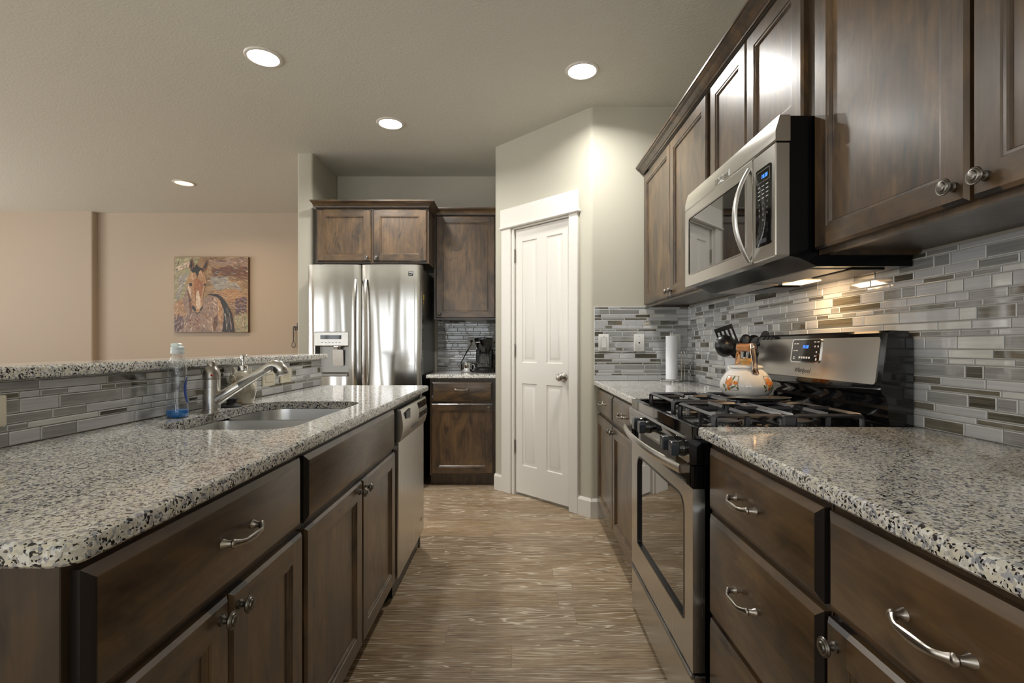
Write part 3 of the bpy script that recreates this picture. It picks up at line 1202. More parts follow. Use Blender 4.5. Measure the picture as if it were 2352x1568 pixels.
def slab(x0, x1, y0, y1, z0, z1, rs, ins_sides=(1, 1, 1, 1), hole=None):
    """eased-edge slab; hole: inner outline"""
    mb = MB()
    lv = [(0.004, z0), (0.0, z0 + 0.004), (0.0, z1 - 0.009), (0.0022, z1 - 0.0034), (0.0078, z1)]
    loops = []
    for ins, z in lv:
        l, b, r, t = [ins * k for k in ins_sides]
        loops.append([(p[0], p[1], z) for p in rrect(x0 + l, x1 - r, y0 + b, y1 - t, [max(q - ins, 0.0005) for q in rs], 8)])
    if hole is None:
        mb.loft(loops)
    else:
        mb.loft(loops, False, False)
        for lp, z in ((loops[0], z0), (loops[-1], z1)):
            b = bmesh.new()
            es = []
            for q in (lp, [(p[0], p[1], z) for p in hole]):
                vs = [b.verts.new(p) for p in q]
                es += [b.edges.new((vs[i], vs[(i + 1) % len(vs)])) for i in range(len(vs))]
            bmesh.ops.triangle_fill(b, edges=es, use_beauty=True)
            b.verts.index_update()
            mb.add([v.co.copy() for v in b.verts], [[v.index for v in f.verts] for f in b.faces])
            b.free()
        mb.loft([[(p[0], p[1], z0) for p in hole], [(p[0], p[1], z1 - 0.002) for p in hole], [(p[0], p[1], z1) for p in hole]], False, False)
    return mb


NX = 0.516
SX0, SX1, SY0, SY1 = -1.040, -0.635, 1.368, 2.070      # sink cut-out
hole = rrect(SX0, SX1, SY0, SY1, [0.10, 0.085, 0.085, 0.10], 10)
solo('granite_countertop', slab(-1.1600, -0.5186, 0.577, 2.940, CB, CT, [0.004, 0.030, 0.030, 0.004], (0, 1, 1, 1), hole), 'granite',
     'speckled granite island worktop with the sink cut into it', 'countertop', (-0.85, 1.75, CB), 'granite worktops', 22)
solo('granite_countertop', slab(NX, RW, 0.34, 1.414, CB, CT, [0.03, 0.002, 0.002, 0.004], (1, 1, 0, 0)), 'granite',
     'speckled granite worktop right of the range, nearest the camera', 'countertop', (0.8, 0.9, CB), 'granite worktops', 22)
solo('granite_countertop', slab(NX, RW, 2.186, 3.319, CB, CT, [0.004, 0.002, 0.002, 0.002], (1, 0, 0, 0)), 'granite',
     'speckled granite worktop under the paper towels, left of the range', 'countertop', (0.8, 2.75, CB), 'granite worktops', 22)
solo('granite_countertop', slab(-0.738, -0.1725, 4.022, 4.673, CB, CT, [0.004, 0.002, 0.002, 0.002], (1, 1, 0, 0)), 'granite',
     'small speckled granite worktop under the coffee maker', 'countertop', (-0.45, 4.35, CB), 'granite worktops', 22)
solo('granite_bar_top', slab(-1.360, -1.130, 0.50, 3.017, 1.069, 1.099, [0.02, 0.02, 0.06, 0.06]), 'granite',
     'narrow raised granite bar top on the half wall behind the sink', 'countertop', (-1.24, 1.76, 1.069), None, 22)


# ---------------------------------------------------------------- gas range (faces -X)
RY0, RY1 = 1.4210, 2.1790
RC = (RY0 + RY1) / 2
rg = thing('gas_range', 'stainless and black gas range between the two right worktops', 'range', (0.80, RC, 0))
mb = MB()
mb.box(0.546, 1.110, RY0 + 0.004, RY1 - 0.004, 0.03, 0.876)
for y in (RY0 + 0.05, RY1 - 0.05):
    for x in (0.60, 1.05):
        mb.lathe([(0.016, 0), (0.016, 0.031)], 12, (x, y, 0))
mb.cbox(0.520, 0.546, RY0 + 0.006, RY0 + 0.020, 0.03, 0.80, 0.002)
part('body', mb, 'black_deep', rg)
mb = MB().cbox(0.505, 0.546, RY0 + 0.003, RY1 - 0.003, 0.022, 0.196, 0.004)
dw = part('storage_drawer', mb, 'steel', rg, label='stainless storage drawer')
part('drawer_lip', MB().cbox(0.499, 0.512, RY0 + 0.002, RY1 - 0.002, 0.186, 0.200, 0.003), 'steel_side', dw)
outer = rrect(RY0 + 0.003, RY1 - 0.003, 0.204, 0.735, 0.004, 3)
inner = rrect(1.500, 2.078, 0.322, 0.690, [0.012, 0.012, 0.05, 0.05], 6)
od = part('oven_door', MB().holed(outer, inner, 0.505, 0.540, 'x'), 'steel_v', rg, smooth=25, label='stainless oven door')
part('window', MB().prism(rrect(1.497, 2.081, 0.319, 0.693, [0.013, 0.013, 0.052, 0.052], 6), 0.514, 0.520, 'x'), 'window_glass', od, label='dark tinted oven window')
mb = MB().holed(rrect(1.496, 2.082, 0.318, 0.694, [0.014, 0.014, 0.052, 0.052], 6), rrect(1.503, 2.075, 0.325, 0.687, [0.010, 0.010, 0.048, 0.048], 6), 0.5040, 0.516, 'x')
part('window_rim', mb, 'black_satin', od)
mb = MB()
mb.cbox(0.512, 0.546, RY0 + 0.003, RY1 - 0.003, 0.736, 0.802, 0.003)
mb.cbox(0.497, 0.512, RY0 + 0.004, RY0 + 0.034, 0.738, 0.802, 0.003)
mb.cbox(0.497, 0.512, RY1 - 0.034, RY1 - 0.004, 0.738, 0.802, 0.003)
part('door_top_band', mb, 'black_gloss', od)
mb = MB()
y = 1.60
while y < 2.05:
    mb.box(0.5108, 0.5122, y, y + 0.004, 0.752, 0.790)
    y += 0.0095
part('vent_louvres', mb, 'steel_side', od)
pts, rad = [], []
for i in range(21):
    s = -1 + 2 * i / 20
    pts.append((0.474 - 0.030 * (1 - s * s) + 0.0, RC + s * 0.368, 0.791))
    rad.append((0.0155, 0.0085))
mb = MB().tube(pts, rad, 12, up=(0, 0, 1))
for sg in (-1, 1):
    mb.cbox(0.468, 0.512, RC + sg * 0.358 - 0.010, RC + sg * 0.358 + 0.010, 0.778, 0.803, 0.003)
part('handle', mb, 'steel', od, label='bowed stainless bar handle')
mb = MB().prism([(0.552, 0.804), (0.500, 0.804), (0.4955, 0.810), (0.4925, 0.872), (0.4975, 0.8785), (0.552, 0.8785)], RY0 + 0.002, RY1 - 0.002, 'y')
cp = part('control_panel', mb, 'black_gloss', rg)
for y in (1.937, 1.850, 1.557, 1.470):
    mb = MB()
    mb.lathe([(0.0235, 0), (0.0235, -0.010), (0.0215, -0.014), (0.0215, -0.020)], 24, (0.495, y, 0.843), 'x')
    k = part('control_knob', mb, 'black_gloss', cp)
    mb = MB().loft([[(0.475, y + p[0], 0.843 + p[1]) for p in rrect(-0.0185, 0.0185, -0.0225, 0.0225, 0.010, 5)],
                    [(0.456, y + p[0], 0.843 + p[1]) for p in rrect(-0.0185, 0.0185, -0.0225, 0.0225, 0.010, 5)],
                    [(0.4535, y + p[0], 0.843 + p[1]) for p in rrect(-0.0165, 0.0165, -0.0205, 0.0205, 0.009, 5)]])
    part('grip', mb, 'knob_grey', k)
    mb = MB().add([(0.4532, y + 0.004, 0.852), (0.4532, y + 0.0052, 0.852), (0.4532, y - 0.0048, 0.836), (0.4532, y - 0.006, 0.836)], [(0, 1, 2, 3)])
    part('pointer', mb, 'white_ink', k)
# cooktop: raised rim around a sunken black pan
mb = MB()
mb.holed(rrect(0.503, 1.075, RY0 + 0.001, RY1 - 0.001, 0.005, 3), rrect(0.528, 1.050, RY0 + 0.022, RY1 - 0.022, 0.03, 6), 0.8788, 0.9135)
mb.box(0.504, 1.075, RY0 + 0.002, RY1 - 0.002, 0.8765, 0.8868)
ct = part('cooktop', mb, 'black_gloss', rg)
BURN = [(0.680, 1.610), (0.915, 1.610), (0.680, 1.990), (0.915, 1.990)]
for (bx, by) in BURN:
    mb = MB().lathe([(0.058, 0.0), (0.056, 0.002), (0.046, 0.003), (0.044, 0.004), (0.044, 0.013), (0.040, 0.0135)], 36, (bx, by, 0.8868))
    b = part('burner', mb, 'steel_side', rg, label='pale aluminium burner ring')
    mb = MB()
    for i in range(28):
        a = 2 * PI * i / 28
        T = Matrix.Translation((bx, by, 0)) @ Matrix.Rotation(a, 4, 'Z')
        q = MB(T).box(0.0435, 0.0447, -0.0012, 0.0012, 0.8925, 0.8995)
        mb.v += q.v
        mb.f += [[j + len(mb.v) - 8 for j in f] for f in q.f]
        mb.m += q.m
    part('flame_ports', mb, 'slot', b)
    mb = MB().lathe([(0.041, 0.0), (0.0425, 0.002), (0.0415, 0.005), (0.034, 0.0068), (0.0005, 0.0074)], 36, (bx, by, 0.9004))
    part('burner_cap', mb, 'iron', b)


def bar(mb, pts, w=0.0050, h=0.0085):
    mb.tube(pts, [(h, w)] * len(pts), 4, up=(0, 0, 1))


def arch(mb, p, q, ztop, zfoot, r=0.012):
    """a bar that rises from the pan, turns, crosses and drops again"""
    p, q = Vector((p[0], p[1], 0)), Vector((q[0], q[1], 0))
    d = (q - p).normalized()
    Z = Vector((0, 0, 1))
    pts = [p + Z * zfoot, p + Z * (ztop - r)]
    for a in (0.35, 0.7, 1.0):
        an = a * PI / 2
        pts.append(p + d * (r - r * math.cos(an)) + Z * (ztop - r + r * math.sin(an)))
    for a in (0.0, 0.3, 0.65, 1.0):
        an = PI / 2 * (1 - a)
        pts.append(q - d * (r - r * math.cos(an)) + Z * (ztop - r + r * math.sin(an)))
    pts.append(q + Z * zfoot)
    up = d.cross(Z)
    mb.tube(pts, [(0.0088, 0.0062)] * len(pts), 4, up=tuple(up))


ZT, ZF = 0.9400, 0.8869
for by in (1.610, 1.990):
    g = MB()
    for bx in (0.680, 0.915):
        hx, hy = 0.100, 0.152
        arch(g, (bx - hx, by - hy), (bx + hx, by - hy), ZT, ZF)
        arch(g, (bx - hx, by + hy), (bx + hx, by + hy), ZT, ZF)
        arch(g, (bx - hx, by - hy), (bx - hx, by + hy), ZT, ZF)
        arch(g, (bx + hx, by - hy), (bx + hx, by + hy), ZT, ZF)
        # fingers that reach toward the flame
        for (dx, dy) in ((1, 0), (-1, 0), (0, 1), (0, -1)):
            s = Vector((bx + dx * hx, by + dy * hy, ZT + 0.001))
            e = Vector((bx + dx * 0.028, by + dy * 0.028, ZT + 0.0015))
            bar(g, [s, e])
        g.box(bx - 0.005, bx + 0.005, by - hy - 0.004, by - hy + 0.005, ZF, ZT)
    # flat bridge between the two halves of the grate
    for yy in (by - 0.152, by + 0.152, by):
        g.cbox(0.776, 0.819, yy - 0.013, yy + 0.013, 0.9080, 0.9420, 0.006)
    part('grate', g, 'iron', rg, smooth=20, merge=False)
# backguard
BG = [(1.136, 0.905), (1.078, 0.905), (1.070, 0.915), (1.064, 0.940), (1.062, 0.985), (1.058, 0.998), (1.046, 1.006), (1.0425, 1.020), (1.064, 1.183), (1.070, 1.190), (1.120, 1.188), (1.134, 1.176), (1.136, 1.165)]
bgp = part('backguard', MB().prism(BG, RY0 + 0.001, RY1 - 0.001, 'y'), 'black_gloss', rg, smooth=25)
V = Vector((1.064 - 1.0425, 0, 1.183 - 1.020)).normalized()
NB = Vector((-V.z, 0, V.x))
TB = Matrix(((0, V.x, NB.x, 1.0425), (-1, 0, 0, RC), (0, V.z, NB.z, 1.020), (0, 0, 0, 1)))   # x toward camera, y up the panel, z out
hh = (Vector((1.064, 0, 1.183)) - Vector((1.0425, 0, 1.020))).length
hw = (RY1 - RY0) / 2
part('steel_face', MB(TB).prism(rrect(-hw + 0.020, hw - 0.024, 0.012, hh - 0.012, 0.010, 5), 0.0002, 0.0022), 'steel', bgp, label='brushed stainless control face')
ux = lambda y: RC - y
c0, c1 = ux(1.893), ux(1.722)
part('display_panel', MB(TB).prism(rrect(c0, c1, 0.068, 0.148, 0.010, 5), 0.0022, 0.0048), 'black_gloss', bgp)
part('display_bezel', MB(TB).holed(rrect(c0 - 0.006, c1 + 0.003, 0.064, 0.151, 0.013, 5), rrect(c0, c1, 0.068, 0.148, 0.010, 5), 0.0018, 0.0058), 'chrome', bgp)
part('clock_digits', text_mb('10:28', 0.0165, TB @ Matrix.Translation(((c0 + c1) / 2 - 0.004, 0.122, 0.0050)), 0.12), 'digit', bgp, smooth=0, label='blue clock digits reading 10:28')
for (px, py, wd, ht) in [(-0.072, 0.134, 0.012, 0.003), (-0.056, 0.134, 0.012, 0.003), (-0.072, 0.108, 0.012, 0.003), (-0.056, 0.108, 0.012, 0.003), (-0.070, 0.084, 0.012, 0.003), (-0.070, 0.078, 0.010, 0.003),
                         (-0.034, 0.083, 0.010, 0.007), (-0.019, 0.083, 0.010, 0.007), (-0.004, 0.083, 0.010, 0.007), (0.011, 0.083, 0.010, 0.007), (0.026, 0.083, 0.010, 0.007),
                         (0.052, 0.140, 0.012, 0.003), (0.070, 0.140, 0.012, 0.003), (0.054, 0.124, 0.006, 0.006), (0.072, 0.124, 0.006, 0.006), (0.066, 0.104, 0.006, 0.006), (0.062, 0.090, 0.014, 0.003), (0.068, 0.078, 0.008, 0.008)]:
    X = (c0 + c1) / 2 + px
    part('touch_key', MB(TB).box(X - wd / 2, X + wd / 2, py - ht / 2, py + ht / 2, 0.0047, 0.0051), 'white_ink', bgp, smooth=0)
part('brand_lettering', text_mb('Whirlpool', 0.024, TB @ Matrix.Translation(((c0 + c1) / 2 - 0.012, 0.036, 0.0022)), 0.25), 'dark_ink', bgp, smooth=0)


# ---------------------------------------------------------------- microwave over the range (faces -X)
MY0, MY1 = 1.4235, 2.1865
mw = thing('microwave_oven', 'stainless over-range microwave with a bowed handle, under the short wall cabinet', 'microwave', (0.94, 1.805, 1.372))
mb = MB().prism([(0.783, 1.404), (0.812, 1.398), (0.862, 1.374), (1.136, 1.374), (1.136, 1.806), (0.783, 1.806)], MY0 + 0.002, MY1 - 0.002, 'y')
body = part('housing', mb, 'black_deep', mw, smooth=20)
for a, b in ((1.47, 1.76), (1.85, 2.14)):
    part('grease_filter', MB().box(0.868, 0.975, a, b, 1.3715, 1.3745), 'nickel', body)
mb = MB().box(0.985, 1.055, 1.72, 1.84, 1.3705, 1.3745)
part('hood_light', mb, 'hood_lamp', body, label='lit warm hood lamp')
for a, b in ((1.46, 1.66), (1.90, 2.12)):
    part('vent_cover', MB().cbox(0.985, 1.085, a, b, 1.369, 1.3745, 0.003), 'black_satin', body)
XF = 0.742
mb = MB().prism([(XF + 0.004, 1.7335), (XF, 1.738), (XF, 1.764), (XF + 0.012, 1.808), (0.785, 1.809), (0.785, 1.7335)], MY0, MY1, 'y')
top = part('vent_band', mb, 'steel', mw, smooth=20)
part('brand_lettering', text_mb('Whirlpool', 0.030, facing_left(XF - 0.0012, 1.80, 1.752), 0.25), 'chrome', top, smooth=0)
SEAM = 1.5635
outer = rrect(SEAM, MY1, 1.4035, 1.7305, 0.004, 3)
win = rrect(1.612, 2.140, 1.452, 1.690, 0.014, 5)
dr = part('door', MB().holed(outer, win, XF, 0.785, 'x'), 'steel', mw, smooth=25)
part('window', MB().prism(win, XF + 0.0015, XF + 0.012, 'x'), 'dark_glass', dr, label='dark glass door window')
part('window_rim', MB().holed(rrect(1.607, 2.145, 1.447, 1.695, 0.017, 5), win, XF - 0.0015, XF + 0.004, 'x'), 'nickel', dr)
pts, rad = [], []
for i in range(21):
    s = -1 + 2 * i / 20
    pts.append((0.7415 - 0.046 * (1 - s * s), 1.585, 1.560 + s * 0.148))
    k = 1 - 0.35 * abs(s)
    rad.append((0.0060, 0.0150 * k))
part('handle', MB().tube(pts, rad, 16, up=(1, 0, 0)), 'nickel_light', dr, label='tall bowed stainless handle')
cpn = part('control_side', MB().cbox(XF, 0.785, MY0, SEAM - 0.003, 1.4035, 1.7305, 0.003), 'steel', mw)
kp = part('keypad', MB().prism(rrect(1.446, 1.538, 1.446, 1.682, 0.008, 4), XF - 0.0018, XF + 0.002, 'x'), 'black_gloss', cpn)
part('clock_digits', text_mb('10:28', 0.0165, facing_left(XF - 0.0020, 1.484, 1.654), 0.1), 'digit', kp, smooth=0, label='blue clock digits reading 10:28')
part('display_frame', MB().holed(rrect(1.452, 1.532, 1.638, 1.674, 0.004, 3), rrect(1.454, 1.530, 1.640, 1.672, 0.003, 3), XF - 0.0022, XF - 0.0014, 'x'), 'nickel_dark', kp)
mb = MB()
for r, z in enumerate((1.626, 1.614, 1.602, 1.590)):
    for y in (1.468, 1.492, 1.516):
        mb.box(XF - 0.0022, XF - 0.0016, y - 0.007, y + 0.007, z - 0.0012, z + 0.0012)
part('key_captions', mb, 'white_ink', kp, smooth=0)
for r, row in enumerate(('123', '456', '789', ' 0 ')):
    for c, ch in enumerate(row):
        if ch != ' ':
            part('key_digit', text_mb(ch, 0.0085, facing_left(XF - 0.0020, 1.516 - c * 0.024, 1.574 - r * 0.017)), 'white_ink', kp, smooth=0)
mb = MB()
for (y, z) in ((1.516, 1.505), (1.492, 1.505), (1.468, 1.505), (1.516, 1.488), (1.492, 1.488), (1.468, 1.488)):
    mb.holed(rrect(y - 0.006, y + 0.006, z - 0.006, z + 0.006, 0.0058, 4), rrect(y - 0.005, y + 0.005, z - 0.005, z + 0.005, 0.0048, 4), XF - 0.0022, XF - 0.0016, 'x')
mb.box(XF - 0.0022, XF - 0.0016, 1.472, 1.530, 1.4545, 1.4675)
part('round_keys', mb, 'knob_grey', kp, smooth=0)
hl = area('hood_glow', (1.02, 1.78, 1.366), (0, math.radians(-14), 0), 0.075, 0.12, 1.1, (1.0, 0.66, 0.34))


# ---------------------------------------------------------------- refrigerator (faces the camera)
FX0, FX1, FY = -1.668, -0.758, 3.945
fr = thing('refrigerator', 'stainless french-door refrigerator with an ice and water dispenser', 'refrigerator', (-1.213, 4.30, 0))
mb = MB()
mb.cbox(FX0 + 0.012, FX1 - 0.012, 4.035, 4.660, 0.02, 1.778, 0.004)
part('cabinet_shell', mb, 'steel_side', fr, label='grey textured side of the refrigerator')
for x in (FX0 + 0.07, FX1 - 0.07):
    part('hinge_cover', MB().cbox(x - 0.05, x + 0.05, 4.032, 4.10, 1.778, 1.797, 0.006), 'steel_side', fr)


def fdoor(x0, x1, z0, z1, hole=None):
    """door with a gently bowed front; optional opening (x0, x1, z0, z1)"""
    mb = MB()
    nx = 14
    xs = [x0 + (x1 - x0) * i / nx for i in range(nx + 1)]
    zs = [z0, z1]
    if hole:
        xs = sorted(set([x for x in xs if min(abs(x - hole[0]), abs(x - hole[1])) > 0.012 or x in (x0, x1)] + [hole[0], hole[1]]))
        zs = [z0, hole[2], hole[3], z1]

    def yy(x):
        s = (x - (x0 + x1) / 2) / ((x1 - x0) / 2)
        e = 0.010 * max(0, (abs(s) - 0.93) / 0.07) ** 2
        return FY + 0.014 * s * s + e
    for i in range(len(xs) - 1):
        for j in range(len(zs) - 1):
            if hole and xs[i] >= hole[0] - 1e-6 and xs[i + 1] <= hole[1] + 1e-6 and zs[j] >= hole[2] - 1e-6 and zs[j + 1] <= hole[3] + 1e-6:
                continue
            a, b, c, d = xs[i], xs[i + 1], zs[j], zs[j + 1]
            mb.add([(a, yy(a), c), (b, yy(b), c), (b, yy(b), d), (a, yy(a), d)], [(0, 1, 2, 3)])
    yb = 4.030
    mb.add([(x, yy(x), z1) for x in xs] + [(x1, yb, z1), (x0, yb, z1)], [tuple(range(len(xs) + 2))])
    mb.add([(x, yy(x), z0) for x in xs] + [(x1, yb, z0), (x0, yb, z0)], [tuple(range(len(xs) + 2))])
    for x in (x0, x1):
        mb.add([(x, yy(x), z) for z in zs] + [(x, yb, z1), (x, yb, z0)], [tuple(range(len(zs) + 2))])
    mb.add([(x0, yb, z0), (x1, yb, z0), (x1, yb, z1), (x0, yb, z1)], [(0, 1, 2, 3)])
    return mb, yy


XS = -1.2385
DH = (-1.606, -1.338, 0.905, 1.256)
mb, yl = fdoor(FX0, XS - 0.004, 0.735, 1.795, DH)
ld = part('left_door', mb, 'steel_fridge', fr, smooth=30)
mb, yr = fdoor(XS + 0.004, FX1, 0.735, 1.795)
rd = part('right_door', mb, 'steel_fridge', fr, smooth=30)
mb, yq = fdoor(FX0, FX1, 0.10, 0.722)
fz = part('freezer_drawer', mb, 'steel_fridge', fr, smooth=30)
part('handle', MB().tube([(-1.56, FY - 0.005, 0.64), (-1.55, FY - 0.045, 0.64), (-0.876, FY - 0.045, 0.64), (-0.866, FY - 0.005, 0.64)], 0.013, 12), 'steel', fz)
part('base_grille', MB().cbox(FX0 + 0.01, FX1 - 0.01, 3.99, 4.03, 0.015, 0.095, 0.003), 'black_satin', fr)
for (dd, xa) in ((ld, XS - 0.045), (rd, XS + 0.037)):
    pts, rad = [], []
    for i in range(15):
        s = i / 14
        b = 0.012 + 0.042 * (1 - (2 * s - 1) ** 4)
        pts.append((xa + (0.008 if dd is rd else -0.008) * (1 - s) * 0 , FY + 0.012 - b, 0.80 + s * 0.875))
        rad.append((0.009, 0.0155 - 0.003 * s))
    part('handle', MB().tube(pts, rad, 10, up=(0, 1, 0)), 'steel_v', dd, label='long upright bar handle')
# dispenser
d0, d1, e0, e1 = DH
mb = MB()
yb = FY + 0.075
P = [(d0, FY + 0.006, e0), (d1, FY + 0.006, e0), (d1, FY + 0.006, 1.146), (d0, FY + 0.006, 1.146)]
Q = [(d0 + 0.012, yb, e0 + 0.03), (d1 - 0.012, yb, e0 + 0.03), (d1 - 0.012, yb, 1.140), (d0 + 0.012, yb, 1.140)]
mb.loft([P, Q], False, True)
ds = part('dispenser_cavity', mb, 'steel_side', ld, smooth=0)
mb = MB().cbox(d0 - 0.004, d1 + 0.004, FY - 0.008, FY + 0.03, 1.146, e1 + 0.004, 0.005)
part('dispenser_panel', mb, 'steel_v', ld)
part('dispenser_display', MB().box(d0 + 0.048, d1 - 0.054, FY - 0.0095, FY - 0.007, 1.200, 1.232), 'black_gloss', ld)
mb = MB()
for i in range(6):
    x = d0 + 0.055 + i * 0.028
    mb.box(x, x + 0.014, FY - 0.0088, FY - 0.0075, 1.172, 1.176)
part('dispenser_marks', mb, 'dark_ink', ld, smooth=0)
mb = MB().lathe([(0.036, 0), (0.036, -0.008), (0.026, -0.012), (0.024, -0.026), (0.018, -0.028)], 24, ((d0 + d1) / 2 + 0.036, FY + 0.036, 1.147))
part('dispenser_spout', mb, 'chrome', ld)
xm = (d0 + d1) / 2 + 0.034
mb = MB().loft([[(xm + p[0], FY + 0.050 + 0.012 * (1 - (p[1] + 0.065) / 0.13), 1.052 + p[1]) for p in rrect(-0.042, 0.042, -0.065, 0.065, 0.008, 3)],
                [(xm + p[0], FY + 0.042 + 0.012 * (1 - (p[1] + 0.065) / 0.13), 1.052 + p[1]) for p in rrect(-0.042, 0.042, -0.065, 0.065, 0.008, 3)]])
part('dispenser_paddle', mb, 'steel_v', ld)
part('dispenser_tray', MB().cbox(d0 + 0.004, d1 - 0.004, FY - 0.004, FY + 0.07, e0 + 0.002, e0 + 0.020, 0.004), 'steel_side', ld)
mb = MB()
bx, bz = FX1 - 0.086, 1.722
mb.box(bx - 0.019, bx + 0.019, yr(bx) - 0.0022, yr(bx) + 0.003, bz - 0.018, bz + 0.018, 0)
mb.box(bx - 0.015, bx + 0.015, yr(bx) - 0.0026, yr(bx) - 0.002, bz + 0.009, bz + 0.014, 1)
mb.tube([(bx - 0.014, yr(bx) - 0.0026, bz - 0.012), (bx - 0.004, yr(bx) - 0.0026, bz - 0.004), (bx + 0.004, yr(bx) - 0.0026, bz - 0.008), (bx + 0.014, yr(bx) - 0.0026, bz + 0.003)], 0.0011, 6, 1)
part('brand_badge', mb, ['dark_ink', 'white_ink'], rd, smooth=0)
mb = MB()
sx = FX1 - 0.012
mb.box(sx, sx + 0.0012, 4.075, 4.125, 1.485, 1.575, 0)
mb.box(sx + 0.0012, sx + 0.0016, 4.082, 4.118, 1.525, 1.570, 1)
mb.box(sx + 0.0012, sx + 0.0016, 4.082, 4.100, 1.490, 1.512, 1)
part('energy_sticker', mb, ['dark_ink', 'yellow'], fr, smooth=0, label='small yellow sticker')


# ---------------------------------------------------------------- dishwasher (faces +X)
DY0, DY1 = 2.2120, 2.8130
dwm = thing('dishwasher', 'stainless built-in dishwasher at the far end of the island', 'dishwasher', (-0.84, 2.512, 0))
part('tub', MB().box(-1.12, -0.556, DY0 + 0.003, DY1 - 0.003, 0.02, 0.868), 'black_satin', dwm)
part('kick_plate', MB().box(-0.60, -0.585, DY0 + 0.003, DY1 - 0.003, 0.0, 0.10), 'black_satin', dwm)
part('door_panel', MB().cbox(-0.556, -0.528, DY0, DY1, 0.105, 0.716, 0.004), 'steel_v', dwm)
prof = [(-0.556, 0.862), (-0.521, 0.862), (-0.517, 0.858), (-0.510, 0.820), (-0.507, 0.785), (-0.509, 0.765), (-0.518, 0.728), (-0.524, 0.717), (-0.556, 0.717)]
cpan = part('control_panel', MB().prism(prof, DY0, DY1, 'y'), 'steel', dwm, smooth=40)
mb = MB()
mb.loft([[(-0.5115 + (0.0040 if z < 0.84 else 0.0), y, z) for (y, z) in ((2.58, 0.772), (2.806, 0.772), (2.806, 0.852), (2.58, 0.852))],
         [(-0.5065 - (0.0080 if z > 0.84 else 0.0) + 0.0010, y, z) for (y, z) in ((2.58, 0.772), (2.806, 0.772), (2.806, 0.852), (2.58, 0.852))]])
part('display_panel', mb, 'black_gloss', cpan)
mb = MB()
for i in range(6):
    y = 2.60 + i * 0.033
    mb.box(-0.5075, -0.5052, y, y + 0.02, 0.800, 0.812)
part('push_buttons', mb, 'steel', cpan)
mb = MB().prism([(2.275, 0.842), (2.360, 0.850), (2.360, 0.806), (2.275, 0.812)], -0.5165, -0.5055, 'x')
part('latch_recess', mb, 'black_satin', cpan)
mb = MB().prism([(2.50 + 0.085 * math.cos(2 * PI * i / 28), 0.752 + 0.012 * math.sin(2 * PI * i / 28)) for i in range(28)], -0.525, -0.5105, 'x')
part('pocket_handle', mb, 'black_satin', cpan)
mb = MB().lathe([(0.011, 0), (0.011, 0.0012)], 20, (-0.528, 2.74, 0.19), 'x')
part('badge', mb, 'nickel_dark', dwm)


# ---------------------------------------------------------------- sink and tap
sk = thing('double_sink', 'stainless undermount double-bowl sink in the island worktop', 'sink', (-0.84, 1.72, 0.69))


def bowl(x0, x1, y0, y1, rs, zt=0.8828, zb=0.700):
    lv = [(0.0, zt), (0.002, zt - 0.02), (0.010, zb + 0.035), (0.020, zb + 0.012), (0.045, zb + 0.002), (0.10, zb)]
    lo = [[(p[0], p[1], z) for p in rrect(x0 + i, x1 - i, y0 + i, y1 - i, [max(r - i * 0.6, 0.02) for r in rs], 8)] for i, z in lv]
    return MB().loft(lo, False, True)


YD = 1.757
for (a, b, rs) in ((SY0 + 0.001, YD - 0.012, [0.10, 0.085, 0.03, 0.03]), (YD + 0.012, SY1 - 0.001, [0.03, 0.03, 0.085, 0.10])):
    bo = part('bowl', bowl(SX0 + 0.001, SX1 - 0.001, a, b, rs), 'steel_sink', sk, smooth=50)
    part('drain', MB().lathe([(0.045, 0), (0.043, 0.003), (0.030, 0.0035), (0.028, 0.001), (0.0005, 0.001)], 28, ((SX0 + SX1) / 2, (a + b) / 2, 0.7005)), 'chrome', bo)
part('divider', MB().cbox(SX0 - 0.006, SX1 + 0.006, YD - 0.0135, YD + 0.0135, 0.800, 0.874, 0.007).box(SX0 - 0.004, SX0 + 0.009, YD - 0.022, YD + 0.022, 0.78, 0.868).box(SX1 - 0.009, SX1 + 0.004, YD - 0.022, YD + 0.022, 0.78, 0.868), 'steel_sink', sk)

fx, fy = -1.088, 1.770
fa = thing('faucet', 'brushed steel single-lever tap with an angled pull-out spout behind the sink', 'tap', (fx, fy, CT))
mb = MB().lathe([(0.0305, 0), (0.0305, 0.006), (0.0285, 0.008), (0.0275, 0.084), (0.0270, 0.0845), (0.0270, 0.0855), (0.0280, 0.0865), (0.0280, 0.113)], 36, (fx, fy, CT))
part('column', mb, 'steel_v', fa)
mb = MB().lathe([(0.0282, 0.114), (0.0285, 0.116), (0.0285, 0.122), (0.0275, 0.134), (0.0235, 0.148), (0.0170, 0.157), (0.0150, 0.159), (0.0148, 0.172), (0.0125, 0.1755), (0.0005, 0.176)], 36, (fx, fy, CT))
cap = part('lever_cap', mb, 'nickel', fa, label='domed lever cap')
dirv = Vector((-fx, -fy, 0)).normalized()
q = Vector((fx, fy, CT + 0.128)) + dirv * 0.0280
part('temperature_dot', MB().blob(q, 0.004, 0.004, 0.004, 14, 8), 'red', cap, label='red hot-water dot')
A = Vector((fx + 0.018, fy, CT + 0.040))
B = Vector((-0.893, fy + 0.012, 1.066))
D = (B - A)
pts = [A + D * t for t in (0, 0.12, 0.45, 0.455, 0.46, 0.47, 0.88, 1.0)]
sp = part('spout', MB().tube(pts, [0.0215, 0.0200, 0.0178, 0.0172, 0.0172, 0.0178, 0.0160, 0.0160], 24), 'steel', fa)
dn = D.normalized()
h0 = B + dn * 0.0
